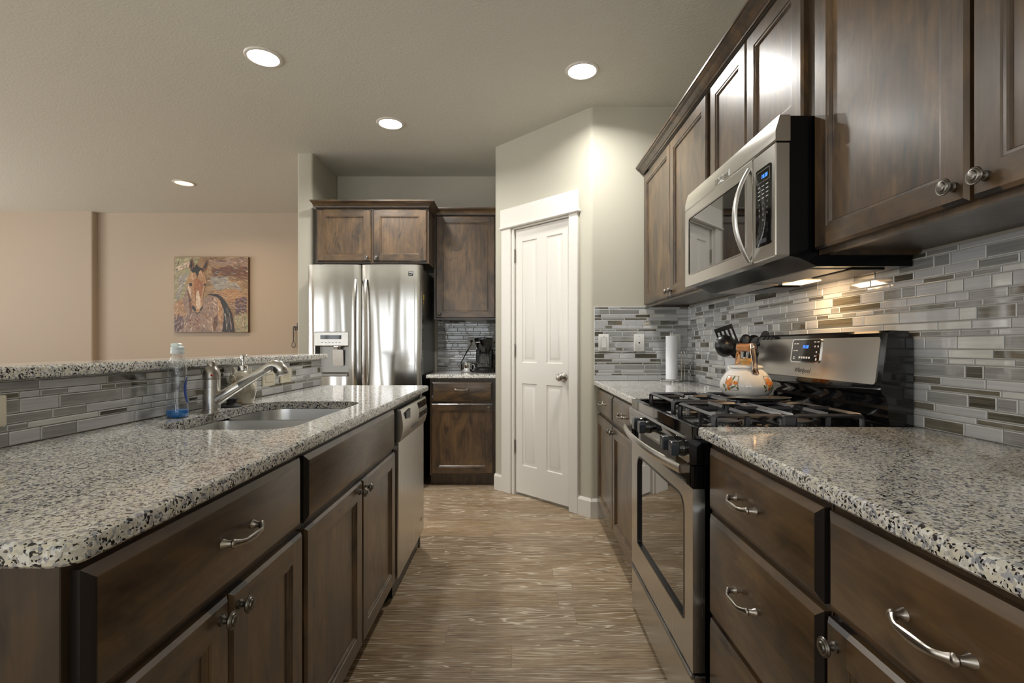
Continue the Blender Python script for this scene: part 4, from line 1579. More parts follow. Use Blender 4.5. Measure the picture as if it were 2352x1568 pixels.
hp = [h0 - dn * 0.01, h0 + dn * 0.010, h0 + dn * 0.024 + Vector((0.002, 0, -0.004)), h0 + dn * 0.036 + Vector((0.006, 0, -0.014)), h0 + dn * 0.040 + Vector((0.012, 0, -0.028)), h0 + dn * 0.040 + Vector((0.018, 0, -0.044)),
      h0 + dn * 0.040 + Vector((0.019, 0, -0.047))]
part('spray_head', MB().tube(hp, [0.0160, 0.0180, 0.0215, 0.0235, 0.0235, 0.0225, 0.019], 26), 'steel', sp, smooth=50)
mb = MB()
for i in range(4):
    t = 0.010 + 0.0062 * i
    cc = h0 + dn * (0.026 + t * 0.45) + Vector((0.004 + t * 0.16, 0, -0.003 - t * 0.72))
    ring = []
    ax = (Vector((0.42, 0, -0.30)) + dn * 0.3).normalized()
    u = Vector((0, 1, 0))
    s = ax.cross(u).normalized()
    for k in range(25):
        a = PI * (-0.5 + k / 24)
        ring.append(cc + s * (-0.0242 * math.cos(a)) + u * (0.0242 * math.sin(a)))
    mb.tube(ring, 0.0016, 6)
part('spray_ribs', mb, 'nickel_dark', sp)

mb = MB().lathe([(0.036, 0), (0.037, 0.003), (0.034, 0.008), (0.020, 0.010), (0.017, 0.014), (0.017, 0.024), (0.021, 0.030), (0.019, 0.034), (0.0005, 0.035)], 32, (-1.083, 1.885, CT))
solo('sink_stopper', mb, 'black_rubber', 'black rubber sink stopper lying behind the tap', 'stopper', (-1.083, 1.885, CT))


# ---------------------------------------------------------------- things on the island
bx, by = -1.100, 1.609
bt = thing('dish_soap_bottle', 'clear plastic dish soap bottle with a little blue liquid, beside the tap', 'bottle', (bx, by, CT))
PB = [(0.030, 0.0), (0.0335, 0.003), (0.0345, 0.020), (0.0335, 0.035), (0.0285, 0.062), (0.0252, 0.088), (0.0255, 0.104), (0.0282, 0.128), (0.0295, 0.146), (0.0270, 0.166), (0.0215, 0.190), (0.0175, 0.203), (0.0160, 0.206), (0.0160, 0.210)]
part('bottle_wall', MB().lathe(PB, 40, (bx, by, CT + 0.0004), sx=1.0, sy=0.8), 'clear', bt, smooth=50)
PLQ = [(0.0285, 0.0015), (0.0318, 0.004), (0.0326, 0.020), (0.0324, 0.024), (0.0005, 0.0242)]
part('liquid', MB().lathe(PLQ, 40, (bx, by, CT + 0.0004), sx=1.0, sy=0.8), 'blue_soap', bt, smooth=50, label='bright blue soap')
mb = MB().lathe([(0.0185, 0.206), (0.0190, 0.207), (0.0190, 0.217), (0.0182, 0.2185), (0.0188, 0.2195), (0.0188, 0.227), (0.0160, 0.229), (0.0005, 0.229)], 32, (bx, by, CT))
mb.cbox(bx - 0.016, bx + 0.010, by - 0.011, by + 0.011, CT + 0.227, CT + 0.240, 0.003)
part('flip_cap', mb, 'cap', bt)
mb = MB()
lo = []
for z in [0.045 + 0.085 * i / 10 for i in range(11)]:
    r = 0.0
    for (r0, z0), (r1, z1) in zip(PB, PB[1:]):
        if z0 <= z <= z1:
            r = r0 + (r1 - r0) * (z - z0) / max(z1 - z0, 1e-6)
    hwd = 0.50 * math.sqrt(max(0, 1 - ((z - 0.0875) / 0.0445) ** 2)) + 0.05
    lo.append([(bx + (r + 0.0006) * math.cos(0.22 + a * hwd), by + 0.8 * (r + 0.0006) * math.sin(0.22 + a * hwd), CT + z) for a in [-1 + 0.25 * k for k in range(9)]])
mb.loft(lo, False, False, closed=False)
part('label_print', mb, 'blue_label', bt, label='oval blue label')

ox, oy = -1.100, 1.992
ow = thing('owl_soap_dispenser', 'cream ceramic owl soap dispenser with a chrome pump', 'soap dispenser', (ox, oy, CT))
TO = Matrix.Translation((ox, oy, CT)) @ Matrix.Rotation(math.atan2(-ox, oy) * -1 * 0.35, 4, 'Z')
mb = MB(TO).lathe([(0.036, 0.0), (0.041, 0.003), (0.046, 0.020), (0.052, 0.045), (0.0545, 0.066), (0.052, 0.088), (0.045, 0.110), (0.038, 0.124), (0.030, 0.131), (0.0005, 0.133)], 40, sx=1.0, sy=0.82)
part('body', mb, 'owl', ow, smooth=50)
for sg in (-1, 1):
    mb = MB(TO).tube([(sg * 0.026, -0.002, 0.112), (sg * 0.034, -0.003, 0.130), (sg * 0.0405, -0.003, 0.148)], [0.015, 0.009, 0.0012], 12)
    part('ear', mb, 'owl', ow, smooth=50)
    mb = MB(TO)
    for rr, th in ((0.017, 0.0022), (0.010, 0.0018)):
        ring = [(sg * 0.018 + rr * math.cos(2 * PI * i / 24), -0.0405 + 0.010 * (1 - math.sqrt(max(0, 1 - ((sg * 0.018 + rr * math.cos(2 * PI * i / 24)) / 0.052) ** 2))) * 3 + 0.002 * (rr * math.sin(2 * PI * i / 24) / 0.017), 0.098 + rr * math.sin(2 * PI * i / 24)) for i in range(25)]
        mb.tube(ring, th, 8)
    mb.blob((sg * 0.018, -0.0385, 0.098), 0.005, 0.003, 0.005, 12, 8)
    part('eye', mb, 'owl', ow, smooth=50)
    mb = MB(TO)
    lo = []
    for i in range(9):
        s = i / 8
        lo.append((sg * (0.0465 + 0.006 * math.sin(PI * s)), -0.012 + 0.01 * s, 0.092 - 0.070 * s))
    mb.tube(lo, [(0.0035 + 0.006 * math.sin(PI * i / 8), 0.014 * math.sin(PI * (0.12 + 0.86 * i / 8)) + 0.001) for i in range(9)], 12, up=(sg, 0, 0))
    part('wing', mb, 'owl', ow, smooth=50)
part('beak', MB(TO).tube([(0, -0.043, 0.094), (0, -0.048, 0.086), (0, -0.045, 0.079)], [0.0045, 0.0038, 0.0006], 10), 'owl_tan', ow, smooth=50)
mb = MB(TO)
for rz_, zz in enumerate((0.068, 0.056, 0.044, 0.032)):
    for c in range(-2, 3):
        an = -PI / 2 + (c + (0.5 if rz_ % 2 else 0)) * 0.32
        r = 0.0535 if zz > 0.05 else 0.0500
        if zz < 0.035:
            r = 0.047
        cx, cy = r * math.cos(an), r * math.sin(an) * 0.82
        mb.tube([(cx + 0.007 * math.cos(an + PI / 2) * math.cos(PI * k / 8 + PI), cy + 0.007 * math.sin(an + PI / 2) * math.cos(PI * k / 8 + PI), zz - 0.008 * math.sin(PI * k / 8)) for k in range(9)], 0.0011, 6)
part('feather_relief', mb, 'owl', ow, smooth=50)
mb = MB(TO)
for sg in (-1, 1):
    mb.blob((sg * 0.016, -0.033, 0.005), 0.009, 0.006, 0.005, 14, 8)
part('feet', mb, 'owl_tan', ow)
mb = MB(TO)
mb.lathe([(0.0175, 0.132), (0.0190, 0.134), (0.0190, 0.152), (0.0180, 0.1535), (0.0060, 0.154), (0.0055, 0.168), (0.0085, 0.170), (0.0085, 0.194), (0.0065, 0.197), (0.0005, 0.1975)], 28)
mb.tube([(0.0, 0, 0.192), (0.012, -0.002, 0.193), (0.020, -0.003, 0.192), (0.024, -0.0035, 0.189)], [0.0050, 0.0040, 0.0032, 0.0028], 10)
part('pump', mb, 'chrome', ow)


# ---------------------------------------------------------------- electrical plates
def plate_frame(origin, U, Nn):
    U, Nn = Vector(U), Vector(Nn)
    Z = Vector((0, 0, 1))
    return Matrix(((U.x, Z.x, Nn.x, origin[0]), (U.y, Z.y, Nn.y, origin[1]), (U.z, Z.z, Nn.z, origin[2]), (0, 0, 0, 1)))


def wall_plate(name, label, cat, origin, U, Nn, kind, mat, landscape=False):
    """plate on a wall; local x along U, y up, z out of the wall"""
    t = thing(name, label, cat, origin)
    T = plate_frame(origin, U, Nn)
    if landscape:
        T = T @ Matrix.Rotation(PI / 2, 4, 'Z')
    w2, h2 = 0.035, 0.057
    mb = MB(T).loft([[(p[0], p[1], 0) for p in rrect(-w2, w2, -h2, h2, 0.004, 3)], [(p[0], p[1], 0.004) for p in rrect(-w2, w2, -h2, h2, 0.004, 3)],
                     [(p[0], p[1], 0.0062) for p in rrect(-w2 + 0.003, w2 - 0.003, -h2 + 0.003, h2 - 0.003, 0.003, 3)]])
    part('cover', mb, mat, t)
    if kind == 'rocker':
        mb = MB(T).loft([[(-0.0165, -0.033, 0.006), (0.0165, -0.033, 0.006), (0.0165, 0.033, 0.006), (-0.0165, 0.033, 0.006)],
                         [(-0.0160, -0.0325, 0.0105), (0.0160, -0.0325, 0.0105), (0.0160, 0.0325, 0.0072), (-0.0160, 0.0325, 0.0072)]])
        part('rocker', mb, mat, t, smooth=0)
        mb = MB(T).holed(rrect(-0.0180, 0.0180, -0.0345, 0.0345, 0.001, 1), rrect(-0.0166, 0.0166, -0.0331, 0.0331, 0.001, 1), 0.0060, 0.0064)
        part('seam', mb, 'slot', t, smooth=0)
    elif kind == 'duplex':
        for s in (-1, 1):
            mb = MB(T).lathe([(0.0165, 0.006), (0.0165, 0.0078), (0.0150, 0.0082), (0.0005, 0.0082)], 24, (0, s * 0.0195, 0), sy=0.88)
            r = part('receptacle', mb, mat, t)
            mb = MB(T)
            for dx in (-0.0062, 0.0062):
                mb.box(dx - 0.0011, dx + 0.0011, s * 0.0195 - 0.001, s * 0.0195 + 0.007, 0.0080, 0.0085)
            mb.lathe([(0.0022, 0.0080), (0.0022, 0.0085)], 10, (0, s * 0.0195 - 0.0065, 0))
            part('slots', mb, 'slot', r, smooth=0)
    elif kind == 'phone':
        mb = MB(T).prism([(-0.006, 0.004), (0.006, 0.004), (0.006, -0.002), (0.0025, -0.006), (-0.0025, -0.006), (-0.006, -0.002)], 0.0058, 0.0066)
        part('jack', mb, 'slot', t, smooth=0)
    mb = MB(T)
    for s in (-1, 1):
        yy = s * (0.0415 if kind != 'duplex' else 0.0)
        mb.lathe([(0.0026, 0.006), (0.0026, 0.0068), (0.0018, 0.0072)], 10, (0, yy, 0))
        if kind == 'duplex':
            break
    part('screw', mb, 'nickel', t)
    return t


XB = BW1 + TT + 0.0005
wall_plate('light_switch', 'ivory rocker switch set sideways in the mosaic of the half wall, behind the tap head', 'light switch', (XB, 2.314, 0.994), (0, 1, 0), (1, 0, 0), 'rocker', 'ivory', True)
wall_plate('power_outlet', 'ivory double outlet set sideways in the half wall, next to the sideways switch', 'outlet', (XB, 2.486, 0.998), (0, 1, 0), (1, 0, 0), 'duplex', 'ivory', True)
wall_plate('power_outlet', 'ivory outlet cover at the left edge of the half wall mosaic', 'outlet', (XB, 1.067, 0.999), (0, 1, 0), (1, 0, 0), 'duplex', 'ivory', True)
YP = 3.32 - TT - 0.0008
wall_plate('light_switch', 'white rocker switch in the mosaic nearest the pantry corner', 'light switch', (0.580, YP, 1.168), (1, 0, 0), (0, -1, 0), 'rocker', 'plate')
wall_plate('phone_jack', 'white phone jack plate in the mosaic left of the paper towels', 'phone jack', (0.816, YP, 1.168), (1, 0, 0), (0, -1, 0), 'phone', 'plate')
wall_plate('power_outlet', 'white outlet in the mosaic half hidden behind the paper towels', 'outlet', (1.058, YP, 1.168), (1, 0, 0), (0, -1, 0), 'duplex', 'plate')
wall_plate('power_outlet', 'white outlet in the mosaic behind the black utensils', 'outlet', (RW - TT - 0.0010, 2.475, 1.190), (0, -1, 0), (-1, 0, 0), 'duplex', 'plate')
wall_plate('power_outlet', 'outlet with the coffee maker plugged into it', 'outlet', (-0.425, 4.674 - TT - 0.0008, 1.172), (1, 0, 0), (0, -1, 0), 'duplex', 'plate')

# ---------------------------------------------------------------- right worktop, far end
px, py = 1.000, 3.205
ph = thing('paper_towel_holder', 'chrome wire paper towel holder on the far right worktop', 'towel holder', (px, py, CT))
mb = MB()
ring = [(px + 0.072 * math.cos(2 * PI * i / 36), py + 0.072 * math.sin(2 * PI * i / 36), CT + 0.014) for i in range(37)]
mb.tube(ring, 0.0036, 8)
for a in (0.3, 2.4, 4.5):
    mb.blob((px + 0.072 * math.cos(a), py + 0.072 * math.sin(a), CT + 0.0062), 0.006, 0.006, 0.0062, 12, 8)
mb.tube([(px - 0.072, py, CT + 0.014), (px, py, CT + 0.014), (px + 0.072, py, CT + 0.014)], 0.0028, 8)
part('base_ring', mb, 'chrome', ph)
mb = MB()
loop = []
for i in range(13):
    a = PI * i / 12
    loop.append((px - 0.004 * 0 + 0.008 * math.cos(a), py, CT + 0.312 + 0.012 * math.sin(a)))
mb.tube([(px + 0.008, py, CT + 0.014)] + loop + [(px - 0.008, py, CT + 0.014)], 0.0026, 8)
part('centre_loop', mb, 'chrome', ph)
mb = MB()
ax = px + 0.066
loop = []
for i in range(13):
    a = PI * i / 12
    loop.append((ax + 0.010 * math.cos(a), py - 0.02, CT + 0.185 + 0.014 * math.sin(a)))
mb.tube([(ax + 0.010, py - 0.02, CT + 0.014)] + loop + [(ax - 0.010, py - 0.02, CT + 0.014)], 0.0036, 8)
part('side_arm', mb, 'chrome', ph)
mb = MB()
n = 40
oc = [(px + 0.037 * math.cos(2 * PI * i / n), py + 0.037 * math.sin(2 * PI * i / n)) for i in range(n)]
ic = [(px + 0.019 * math.cos(2 * PI * i / n), py + 0.019 * math.sin(2 * PI * i / n)) for i in range(n)]
mb.holed(oc, ic, CT + 0.0175, CT + 0.297)
solo('paper_towel_roll', mb, 'paper', 'slim white paper towel roll standing on the chrome wire holder', 'paper towels', (px, py, CT + 0.0175))

# utensil crock and the black utensils standing in it
cx, cy = 1.046, 2.285
mb = MB()
lo = []
for hw, z in ((0.052, 0.0), (0.054, 0.004), (0.068, 0.172), (0.069, 0.176), (0.066, 0.176), (0.0645, 0.170), (0.050, 0.010)):
    lo.append([(cx + p[0], cy + p[1], CT + z) for p in rrect(-hw, hw, -hw, hw, 0.020, 5)])
mb.loft(lo, True, True)
solo('utensil_crock', mb, 'crock', 'pale square tapered crock holding black utensils, behind the kettle', 'crock', (cx, cy, CT))


def utensil(name, label, foot, top, head, group='black kitchen utensils in the crock', roll=0.0, via=None):
    """handle from foot to top (both relative to the crock centre and worktop); head(T) builds the business end along +z"""
    f = Vector((cx + foot[0], cy + foot[1], CT + foot[2]))
    t = Vector((cx + top[0], cy + top[1], CT + top[2]))
    th = thing(name, label, 'utensil', tuple(f), 0, group)
    m1 = f + (t - f) * 0.6 if via is None else Vector((cx + via[0], cy + via[1], CT + via[2]))
    d = (t - m1).normalized()
    part('handle', MB().tube([f, f + (m1 - f) * 0.5, m1, t], [(0.0075, 0.0045), (0.008, 0.005), (0.0062, 0.0042), (0.0052, 0.0036)], 10), 'black_nylon', th, smooth=50)
    # head frame: z along handle, x across picture, y toward the viewer
    y = Vector((-cx, -cy, 0)).normalized()
    x = y.cross(d).normalized()
    y = d.cross(x).normalized()
    T = Matrix(((x.x, y.x, d.x, t.x), (x.y, y.y, d.y, t.y), (x.z, y.z, d.z, t.z), (0, 0, 0, 1))) @ Matrix.Rotation(roll, 4, 'Z')
    part('head', head(T), 'black_nylon', th, smooth=50)


def turner(T):
    mb = MB(T)
    w, L = 0.040, 0.100
    mb.box(-w, w, -0.0015, 0.0015, 0.0, 0.024)
    mb.box(-w, w, -0.0015, 0.0015, L - 0.020, L)
    for i in range(5):
        x = -w + 0.0178 * i
        mb.box(x, x + 0.0088, -0.0015, 0.0015, 0.024, L - 0.020)
    mb.tube([(0, 0, -0.02), (0, 0.0, 0.004)], [(0.006, 0.005), (0.012, 0.003)], 10)
    return mb


def ladle(T):
    mb = MB(T)
    R = 0.050
    lo = []
    for i in range(9):
        a = PI / 2 * i / 8
        lo.append([(R * math.cos(2 * PI * k / 28) * math.cos(a), 0.012 - R * math.sin(a) * 0.0 + R * math.sin(2 * PI * k / 28) * math.cos(a) * 0.0 + (R * 0.9) * math.sin(a), 0.042 + R * math.sin(2 * PI * k / 28) * math.cos(a)) for k in range(28)])
    inn = [[(p[0] * 0.95, p[1] - 0.002 if i else p[1], 0.042 + (p[2] - 0.042) * 0.95) for p in l] for i, l in enumerate(lo)]
    mb.loft(lo, False, True)
    mb.loft([lo[0]] + inn, False, True)
    return mb


def spoon(T, slots=False, rx=0.028, rz=0.042):
    mb = MB(T)
    lo = []
    for i in range(7):
        a = PI / 2 * i / 6
        lo.append([(rx * math.cos(a) * math.cos(2 * PI * k / 24), 0.010 * math.sin(a), 0.036 + rz * math.cos(a) * math.sin(2 * PI * k / 24)) for k in range(24)])
    mb.loft(lo, False, True)
    mb.loft([lo[0], [(p[0] * 0.93, p[1] + 0.001, 0.036 + (p[2] - 0.036) * 0.93) for p in lo[0]], [(p[0] * 0.5, 0.0075, 0.036 + (p[2] - 0.036) * 0.5) for p in lo[0]]], False, True)
    return mb


def paddle(T, w=0.022, L=0.075):
    lo = []
    pl = rrect(-w, w, 0.0, L, [0.012, 0.012, 0.016, 0.016], 5)
    return MB(T).loft([[(p[0], -0.002, p[1]) for p in pl], [(p[0], 0.002, p[1]) for p in pl]])


def skimmer(T):
    mb = MB(T)
    R = 0.036
    mb.holed([(R * math.cos(2 * PI * i / 32), 0.034 + R * math.sin(2 * PI * i / 32)) for i in range(32)], [((R - 0.006) * math.cos(2 * PI * i / 32), 0.034 + (R - 0.006) * math.sin(2 * PI * i / 32)) for i in range(32)], -0.002, 0.002, 'y')
    for i in range(-3, 4):
        c = math.sqrt(max(0, (R - 0.004) ** 2 - (0.0085 * i) ** 2))
        mb.box(0.0085 * i - 0.0022, 0.0085 * i + 0.0022, -0.0015, 0.0015, 0.034 - c, 0.034 + c)
        mb.box(-c, c, -0.0014, 0.0014, 0.034 + 0.0085 * i - 0.0022, 0.034 + 0.0085 * i + 0.0022)
    return mb


utensil('slotted_turner', 'black slotted turner leaning left, tallest in the crock', (0.025, 0.012, 0.020), (-0.062, 0.000, 0.228), turner)
utensil('ladle', 'black ladle leaning far left out of the crock', (0.030, -0.012, 0.030), (-0.084, -0.040, 0.206), ladle, roll=0.5, via=(-0.054, -0.034, 0.184))
utensil('serving_spoon', 'black serving spoon leaning left below the ladle', (0.036, -0.030, 0.080), (-0.060, -0.060, 0.183), lambda T: spoon(T, rx=0.020, rz=0.042), roll=0.7)
utensil('slotted_spoon', 'black spoon standing upright in the middle of the crock', (0.0, 0.020, 0.015), (0.004, 0.000, 0.208), lambda T: spoon(T))
utensil('serving_spoon', 'black round spoon leaning slightly right, right of the upright spoon', (-0.015, 0.015, 0.015), (0.036, 0.005, 0.214), lambda T: spoon(T, rx=0.030, rz=0.034))
utensil('spatula', 'narrow black spatula leaning right, highest on the right of the crock', (-0.030, 0.0, 0.015), (0.044, -0.062, 0.234), lambda T: paddle(T, 0.016, 0.070))
utensil('skimmer', 'black mesh skimmer leaning right beside the range backguard', (-0.025, -0.024, 0.015), (0.032, -0.052, 0.205), skimmer)

# ---------------------------------------------------------------- kettle
kx, ky, kz = 0.893, 1.935, 0.9492
kt = thing('kettle', 'white enamel kettle with orange flowers and a wooden handle on the far back burner', 'kettle', (kx, ky, kz))
KP = [(0.0005, 0.0), (0.062, 0.0), (0.076, 0.005), (0.0895, 0.020), (0.0960, 0.038), (0.0955, 0.051), (0.089, 0.069), (0.077, 0.088), (0.066, 0.100), (0.059, 0.106), (0.0575, 0.1095), (0.0005, 0.1095)]
part('body', MB().lathe(KP, 56, (kx, ky, kz)), 'porcelain', kt, smooth=60)
lid = part('lid', MB().lathe([(0.0580, 0.1100), (0.0615, 0.1115), (0.0622, 0.1155), (0.059, 0.1200), (0.045, 0.1235), (0.0005, 0.1255)], 48, (kx, ky, kz)), 'porcelain', kt, smooth=50)
part('lid_knob', MB().lathe([(0.014, 0.1245), (0.018, 0.131), (0.0185, 0.136), (0.0235, 0.137), (0.0240, 0.142), (0.0225, 0.147), (0.0005, 0.148)], 28, (kx, ky, kz)), 'pale_wood', lid, label='pale wooden lid knob')
part('lid_screw', MB().lathe([(0.010, 0.1475), (0.009, 0.151), (0.006, 0.154), (0.0005, 0.155)], 20, (kx, ky, kz)), 'chrome', lid)
AC = math.atan2(-ky, -kx)            # direction from the kettle to the camera


def kr(z):
    for (r0, z0), (r1, z1) in zip(KP[1:], KP[2:]):
        if z0 <= z <= z1:
            return r0 + (r1 - r0) * (z - z0) / max(z1 - z0, 1e-6)
    return 0.06


def kpt(th, z, off=0.0008):
    r = kr(z) + off
    return (kx + r * math.cos(th), ky + r * math.sin(th), kz + z)


ha = AC + math.radians(27)
hd = Vector((math.cos(ha), math.sin(ha), 0))
hs = Vector((-hd.y, hd.x, 0))
KC = Vector((kx, ky, kz))
mb = MB()
prof = [(0.0152, -0.050), (0.0165, -0.046), (0.0155, -0.030), (0.0150, 0.0), (0.0155, 0.030), (0.0165, 0.046), (0.0152, 0.050)]
lo = []
for r, h in prof:
    lo.append([KC + hd * h + hs * (r * math.cos(2 * PI * i / 24)) + Vector((0, 0, 0.190 + r * math.sin(2 * PI * i / 24))) for i in range(24)])
part('grip', MB().loft(lo), 'honey_wood', kt, smooth=50, label='turned honey-coloured wooden grip')
for sg in (1, -1):
    e = hd * sg
    path = [KC + e * 0.0525 + Vector((0, 0, 0.205)), KC + e * 0.0535 + Vector((0, 0, 0.188)), KC + e * 0.056 + Vector((0, 0, 0.170)), KC + e * 0.063 + Vector((0, 0, 0.147)), KC + e * 0.068 + Vector((0, 0, 0.128)),
            KC + e * 0.069 + Vector((0, 0, 0.113)), KC + e * 0.071 + Vector((0, 0, 0.102)), KC + e * 0.0785 + Vector((0, 0, 0.091))]
    br = part('handle_bracket', MB().tube(path, [(0.0115, 0.0016)] * 3 + [(0.0105, 0.0016)] * 3 + [(0.012, 0.0018)] * 2, 12, up=tuple(hs)), 'copper', kt, smooth=40, label='polished metal handle bracket')
    lo = KC + e * 0.0555 + Vector((0, 0, 0.191))
    part('rivet', MB().blob(lo, 0.006, 0.006, 0.006, 14, 8), 'chrome', br)
# spout on the far side
sd = Vector((math.cos(ha + PI), math.sin(ha + PI), 0))
part('spout', MB().tube([KC + sd * 0.085 + Vector((0, 0, 0.055)), KC + sd * 0.108 + Vector((0, 0, 0.075)), KC + sd * 0.122 + Vector((0, 0, 0.100)), KC + sd * 0.130 + Vector((0, 0, 0.112))], [0.022, 0.017, 0.013, 0.012], 18), 'porcelain', kt, smooth=50)


def decal(name, polys, mat):
    mb = MB()
    for k, (pl, lift) in enumerate(polys):
        c = (sum(p[0] for p in pl) / len(pl), sum(p[1] for p in pl) / len(pl))
        n = len(pl)
        vs = [kpt(c[0], c[1], 0.0007 + lift)] + [kpt((p[0] + c[0]) / 2, (p[1] + c[1]) / 2, 0.0007 + lift) for p in pl] + [kpt(p[0], p[1], 0.0006 + lift) for p in pl]
        fs = [(0, 1 + i, 1 + (i + 1) % n) for i in range(n)] + [(1 + i, 1 + n + i, 1 + n + (i + 1) % n, 1 + (i + 1) % n) for i in range(n)]
        mb.add(vs, fs)
    return part(name, mb, mat, kt, smooth=0, merge=False)


def petal(a, z, da, dz, w, n=10):
    """leaf shape from (a, z) along (da, dz); angles in radians scaled by the radius 0.1"""
    L = math.hypot(da * 0.1, dz)
    ux, uz = da * 0.1 / L, dz / L
    pl = []
    for i in range(n):
        s = i / (n - 1)
        pl.append((s * L, w * math.sin(PI * s) ** 0.8))
    pl2 = pl + [(s, -v) for s, v in reversed(pl[1:-1])]
    return [(a + (s * ux - v * uz) / 0.1, z + s * uz + v * ux) for s, v in pl2]


M['petal_orange'] = plain('petal_orange', rgb(214, 112, 44), 0.25)
M['petal_amber'] = plain('petal_amber', rgb(226, 160, 76), 0.25)
M['leaf_green'] = plain('leaf_green', rgb(92, 104, 44), 0.25)
M['line_tan'] = plain('line_tan', rgb(158, 144, 112), 0.3)
for side, ca in ((0, AC - math.radians(33)), (1, AC + math.radians(62))):
    fr_ = []
    for (za, zb_) in ((0.028, 0.0295), (0.0815, 0.083)):
        for i in range(8):
            a0 = ca - 0.30 + 0.6 * i / 8
            a1 = ca - 0.30 + 0.6 * (i + 1) / 8
            fr_.append(([(a0, za), (a1, za), (a1, zb_), (a0, zb_)], 0))
    for aa in (ca - 0.30, ca + 0.285, ca + 0.26, ca - 0.275):
        for i in range(6):
            z0, z1 = 0.028 + 0.055 * i / 6, 0.028 + 0.055 * (i + 1) / 6
            fr_.append(([(aa, z0), (aa + 0.014, z0), (aa + 0.014, z1), (aa, z1)], 0))
    decal('frame_print', fr_, 'line_tan')
    big, amb, lf = [], [], []
    fa_, fz_ = ca - 0.10, 0.060
    for k in range(6):
        t = k * PI / 3 + 0.3
        (big if k % 2 else amb).append((petal(fa_, fz_, 0.19 * math.cos(t), 0.020 * math.sin(t), 0.0065), 0.0003 + 0.0001 * k))
    big.append((petal(fa_ - 0.05, 0.044, 0.10, -0.018, 0.006), 0.0005))
    fb, fz2 = ca + 0.17, 0.050
    for k, t in enumerate((0.6, 1.2, 1.9, 2.5)):
        (amb if k % 2 else big).append((petal(fb, fz2, 0.13 * math.cos(t), 0.016 * math.sin(t), 0.0042), 0.0003))
    for (a, z, da, dz, ww) in ((ca - 0.02, 0.058, 0.14, 0.026, 0.0035), (ca - 0.05, 0.034, 0.28, 0.014, 0.004), (ca - 0.30, 0.036, -0.10, 0.016, 0.004), (ca - 0.22, 0.034, -0.10, -0.012, 0.0035), (ca + 0.22, 0.042, 0.10, -0.008, 0.003), (ca - 0.16, 0.038, 0.16, 0.010, 0.0018)):
        lf.append((petal(a, z, da, dz, ww), 0.0002))
    decal('leaf_print', lf, 'leaf_green')
    decal('flower_print', big, 'petal_orange')
    decal('blossom_print', amb, 'petal_amber')

# stainless spoon rest lying on the grates
sx_, sy_ = 0.890, 1.800
sr = MB()
lo = []
for (rx, ry, z) in ((0.088, 0.043, 0.0), (0.094, 0.048, 0.002), (0.100, 0.053, 0.008), (0.104, 0.056, 0.0095), (0.099, 0.052, 0.0085), (0.090, 0.045, 0.003), (0.040, 0.02, 0.0025)):
    lo.append([(sx_ + rx * math.cos(2 * PI * i / 40) - (0.030 * max(0, -math.cos(2 * PI * i / 40)) ** 8), sy_ + ry * math.sin(2 * PI * i / 40), 0.9500 + z) for i in range(40)])
sr.loft(lo)
solo('spoon_rest', sr, 'steel', 'oval stainless spoon rest lying across the middle of the range grates', 'spoon rest', (sx_, sy_, 0.9500), smooth=50)

# ---------------------------------------------------------------- coffee maker and pot in the nook
mx, my = -0.288, 4.40
cm = thing('coffee_maker', 'black drip coffee maker with a glass carafe on the back worktop', 'coffee maker', (mx, my, CT))
mb = MB()
mb.loft([[(mx + p[0], my + p[1], CT + z) for p in rrect(-0.085 + i, 0.085 - i, -0.13 + i, 0.10 - i, [0.08 - i, 0.08 - i, 0.02, 0.02], 8)] for i, z in ((0.004, 0.0), (0.0, 0.006), (0.0, 0.030), (0.008, 0.040), (0.02, 0.044))])
mb.cbox(mx - 0.075, mx + 0.075, my + 0.02, my + 0.10, CT + 0.03, CT + 0.21, 0.012)
part('base', mb, 'black_satin', cm)
mb = MB().loft([[(mx + p[0], my + p[1], CT + z) for p in rrect(-0.085 + i, 0.085 - i, -0.115 + i, 0.10 - i * 0.3, [0.07, 0.07, 0.02, 0.02], 8)] for i, z in ((0.032, 0.182), (0.026, 0.20), (0.012, 0.235), (0.0, 0.285), (0.0, 0.298), (0.012, 0.306))])
part('brew_head', mb, 'black_gloss', cm)
part('control_light', MB().box(mx - 0.066, mx - 0.030, my - 0.1165, my - 0.108, CT + 0.262, CT + 0.268), 'white_ink', cm)
ca_ = part('carafe', MB().lathe([(0.050, 0.046), (0.060, 0.050), (0.066, 0.075), (0.064, 0.105), (0.054, 0.140), (0.046, 0.155), (0.048, 0.166)], 36, (mx, my - 0.045, CT), cap1=False), 'clear_glass', cm, smooth=50)
part('carafe_lid', MB().lathe([(0.049, 0.164), (0.050, 0.172), (0.040, 0.178), (0.0005, 0.179)], 32, (mx, my - 0.045, CT)), 'black_satin', ca_)
part('carafe_handle', MB().tube([(mx + 0.040, my - 0.085, CT + 0.160), (mx + 0.055, my - 0.115, CT + 0.155), (mx + 0.060, my - 0.125, CT + 0.115), (mx + 0.056, my - 0.112, CT + 0.075), (mx + 0.050, my - 0.098, CT + 0.066)], [(0.010, 0.006)] * 5, 10), 'black_satin', ca_, smooth=50)
ox_, oy_, oz_ = -0.425, 4.674 - TT - 0.0075, 1.172 + 0.0195
mb = MB().cbox(ox_ - 0.011, ox_ + 0.011, oy_ - 0.022, oy_ - 0.0014, oz_ - 0.010, oz_ + 0.010, 0.003)
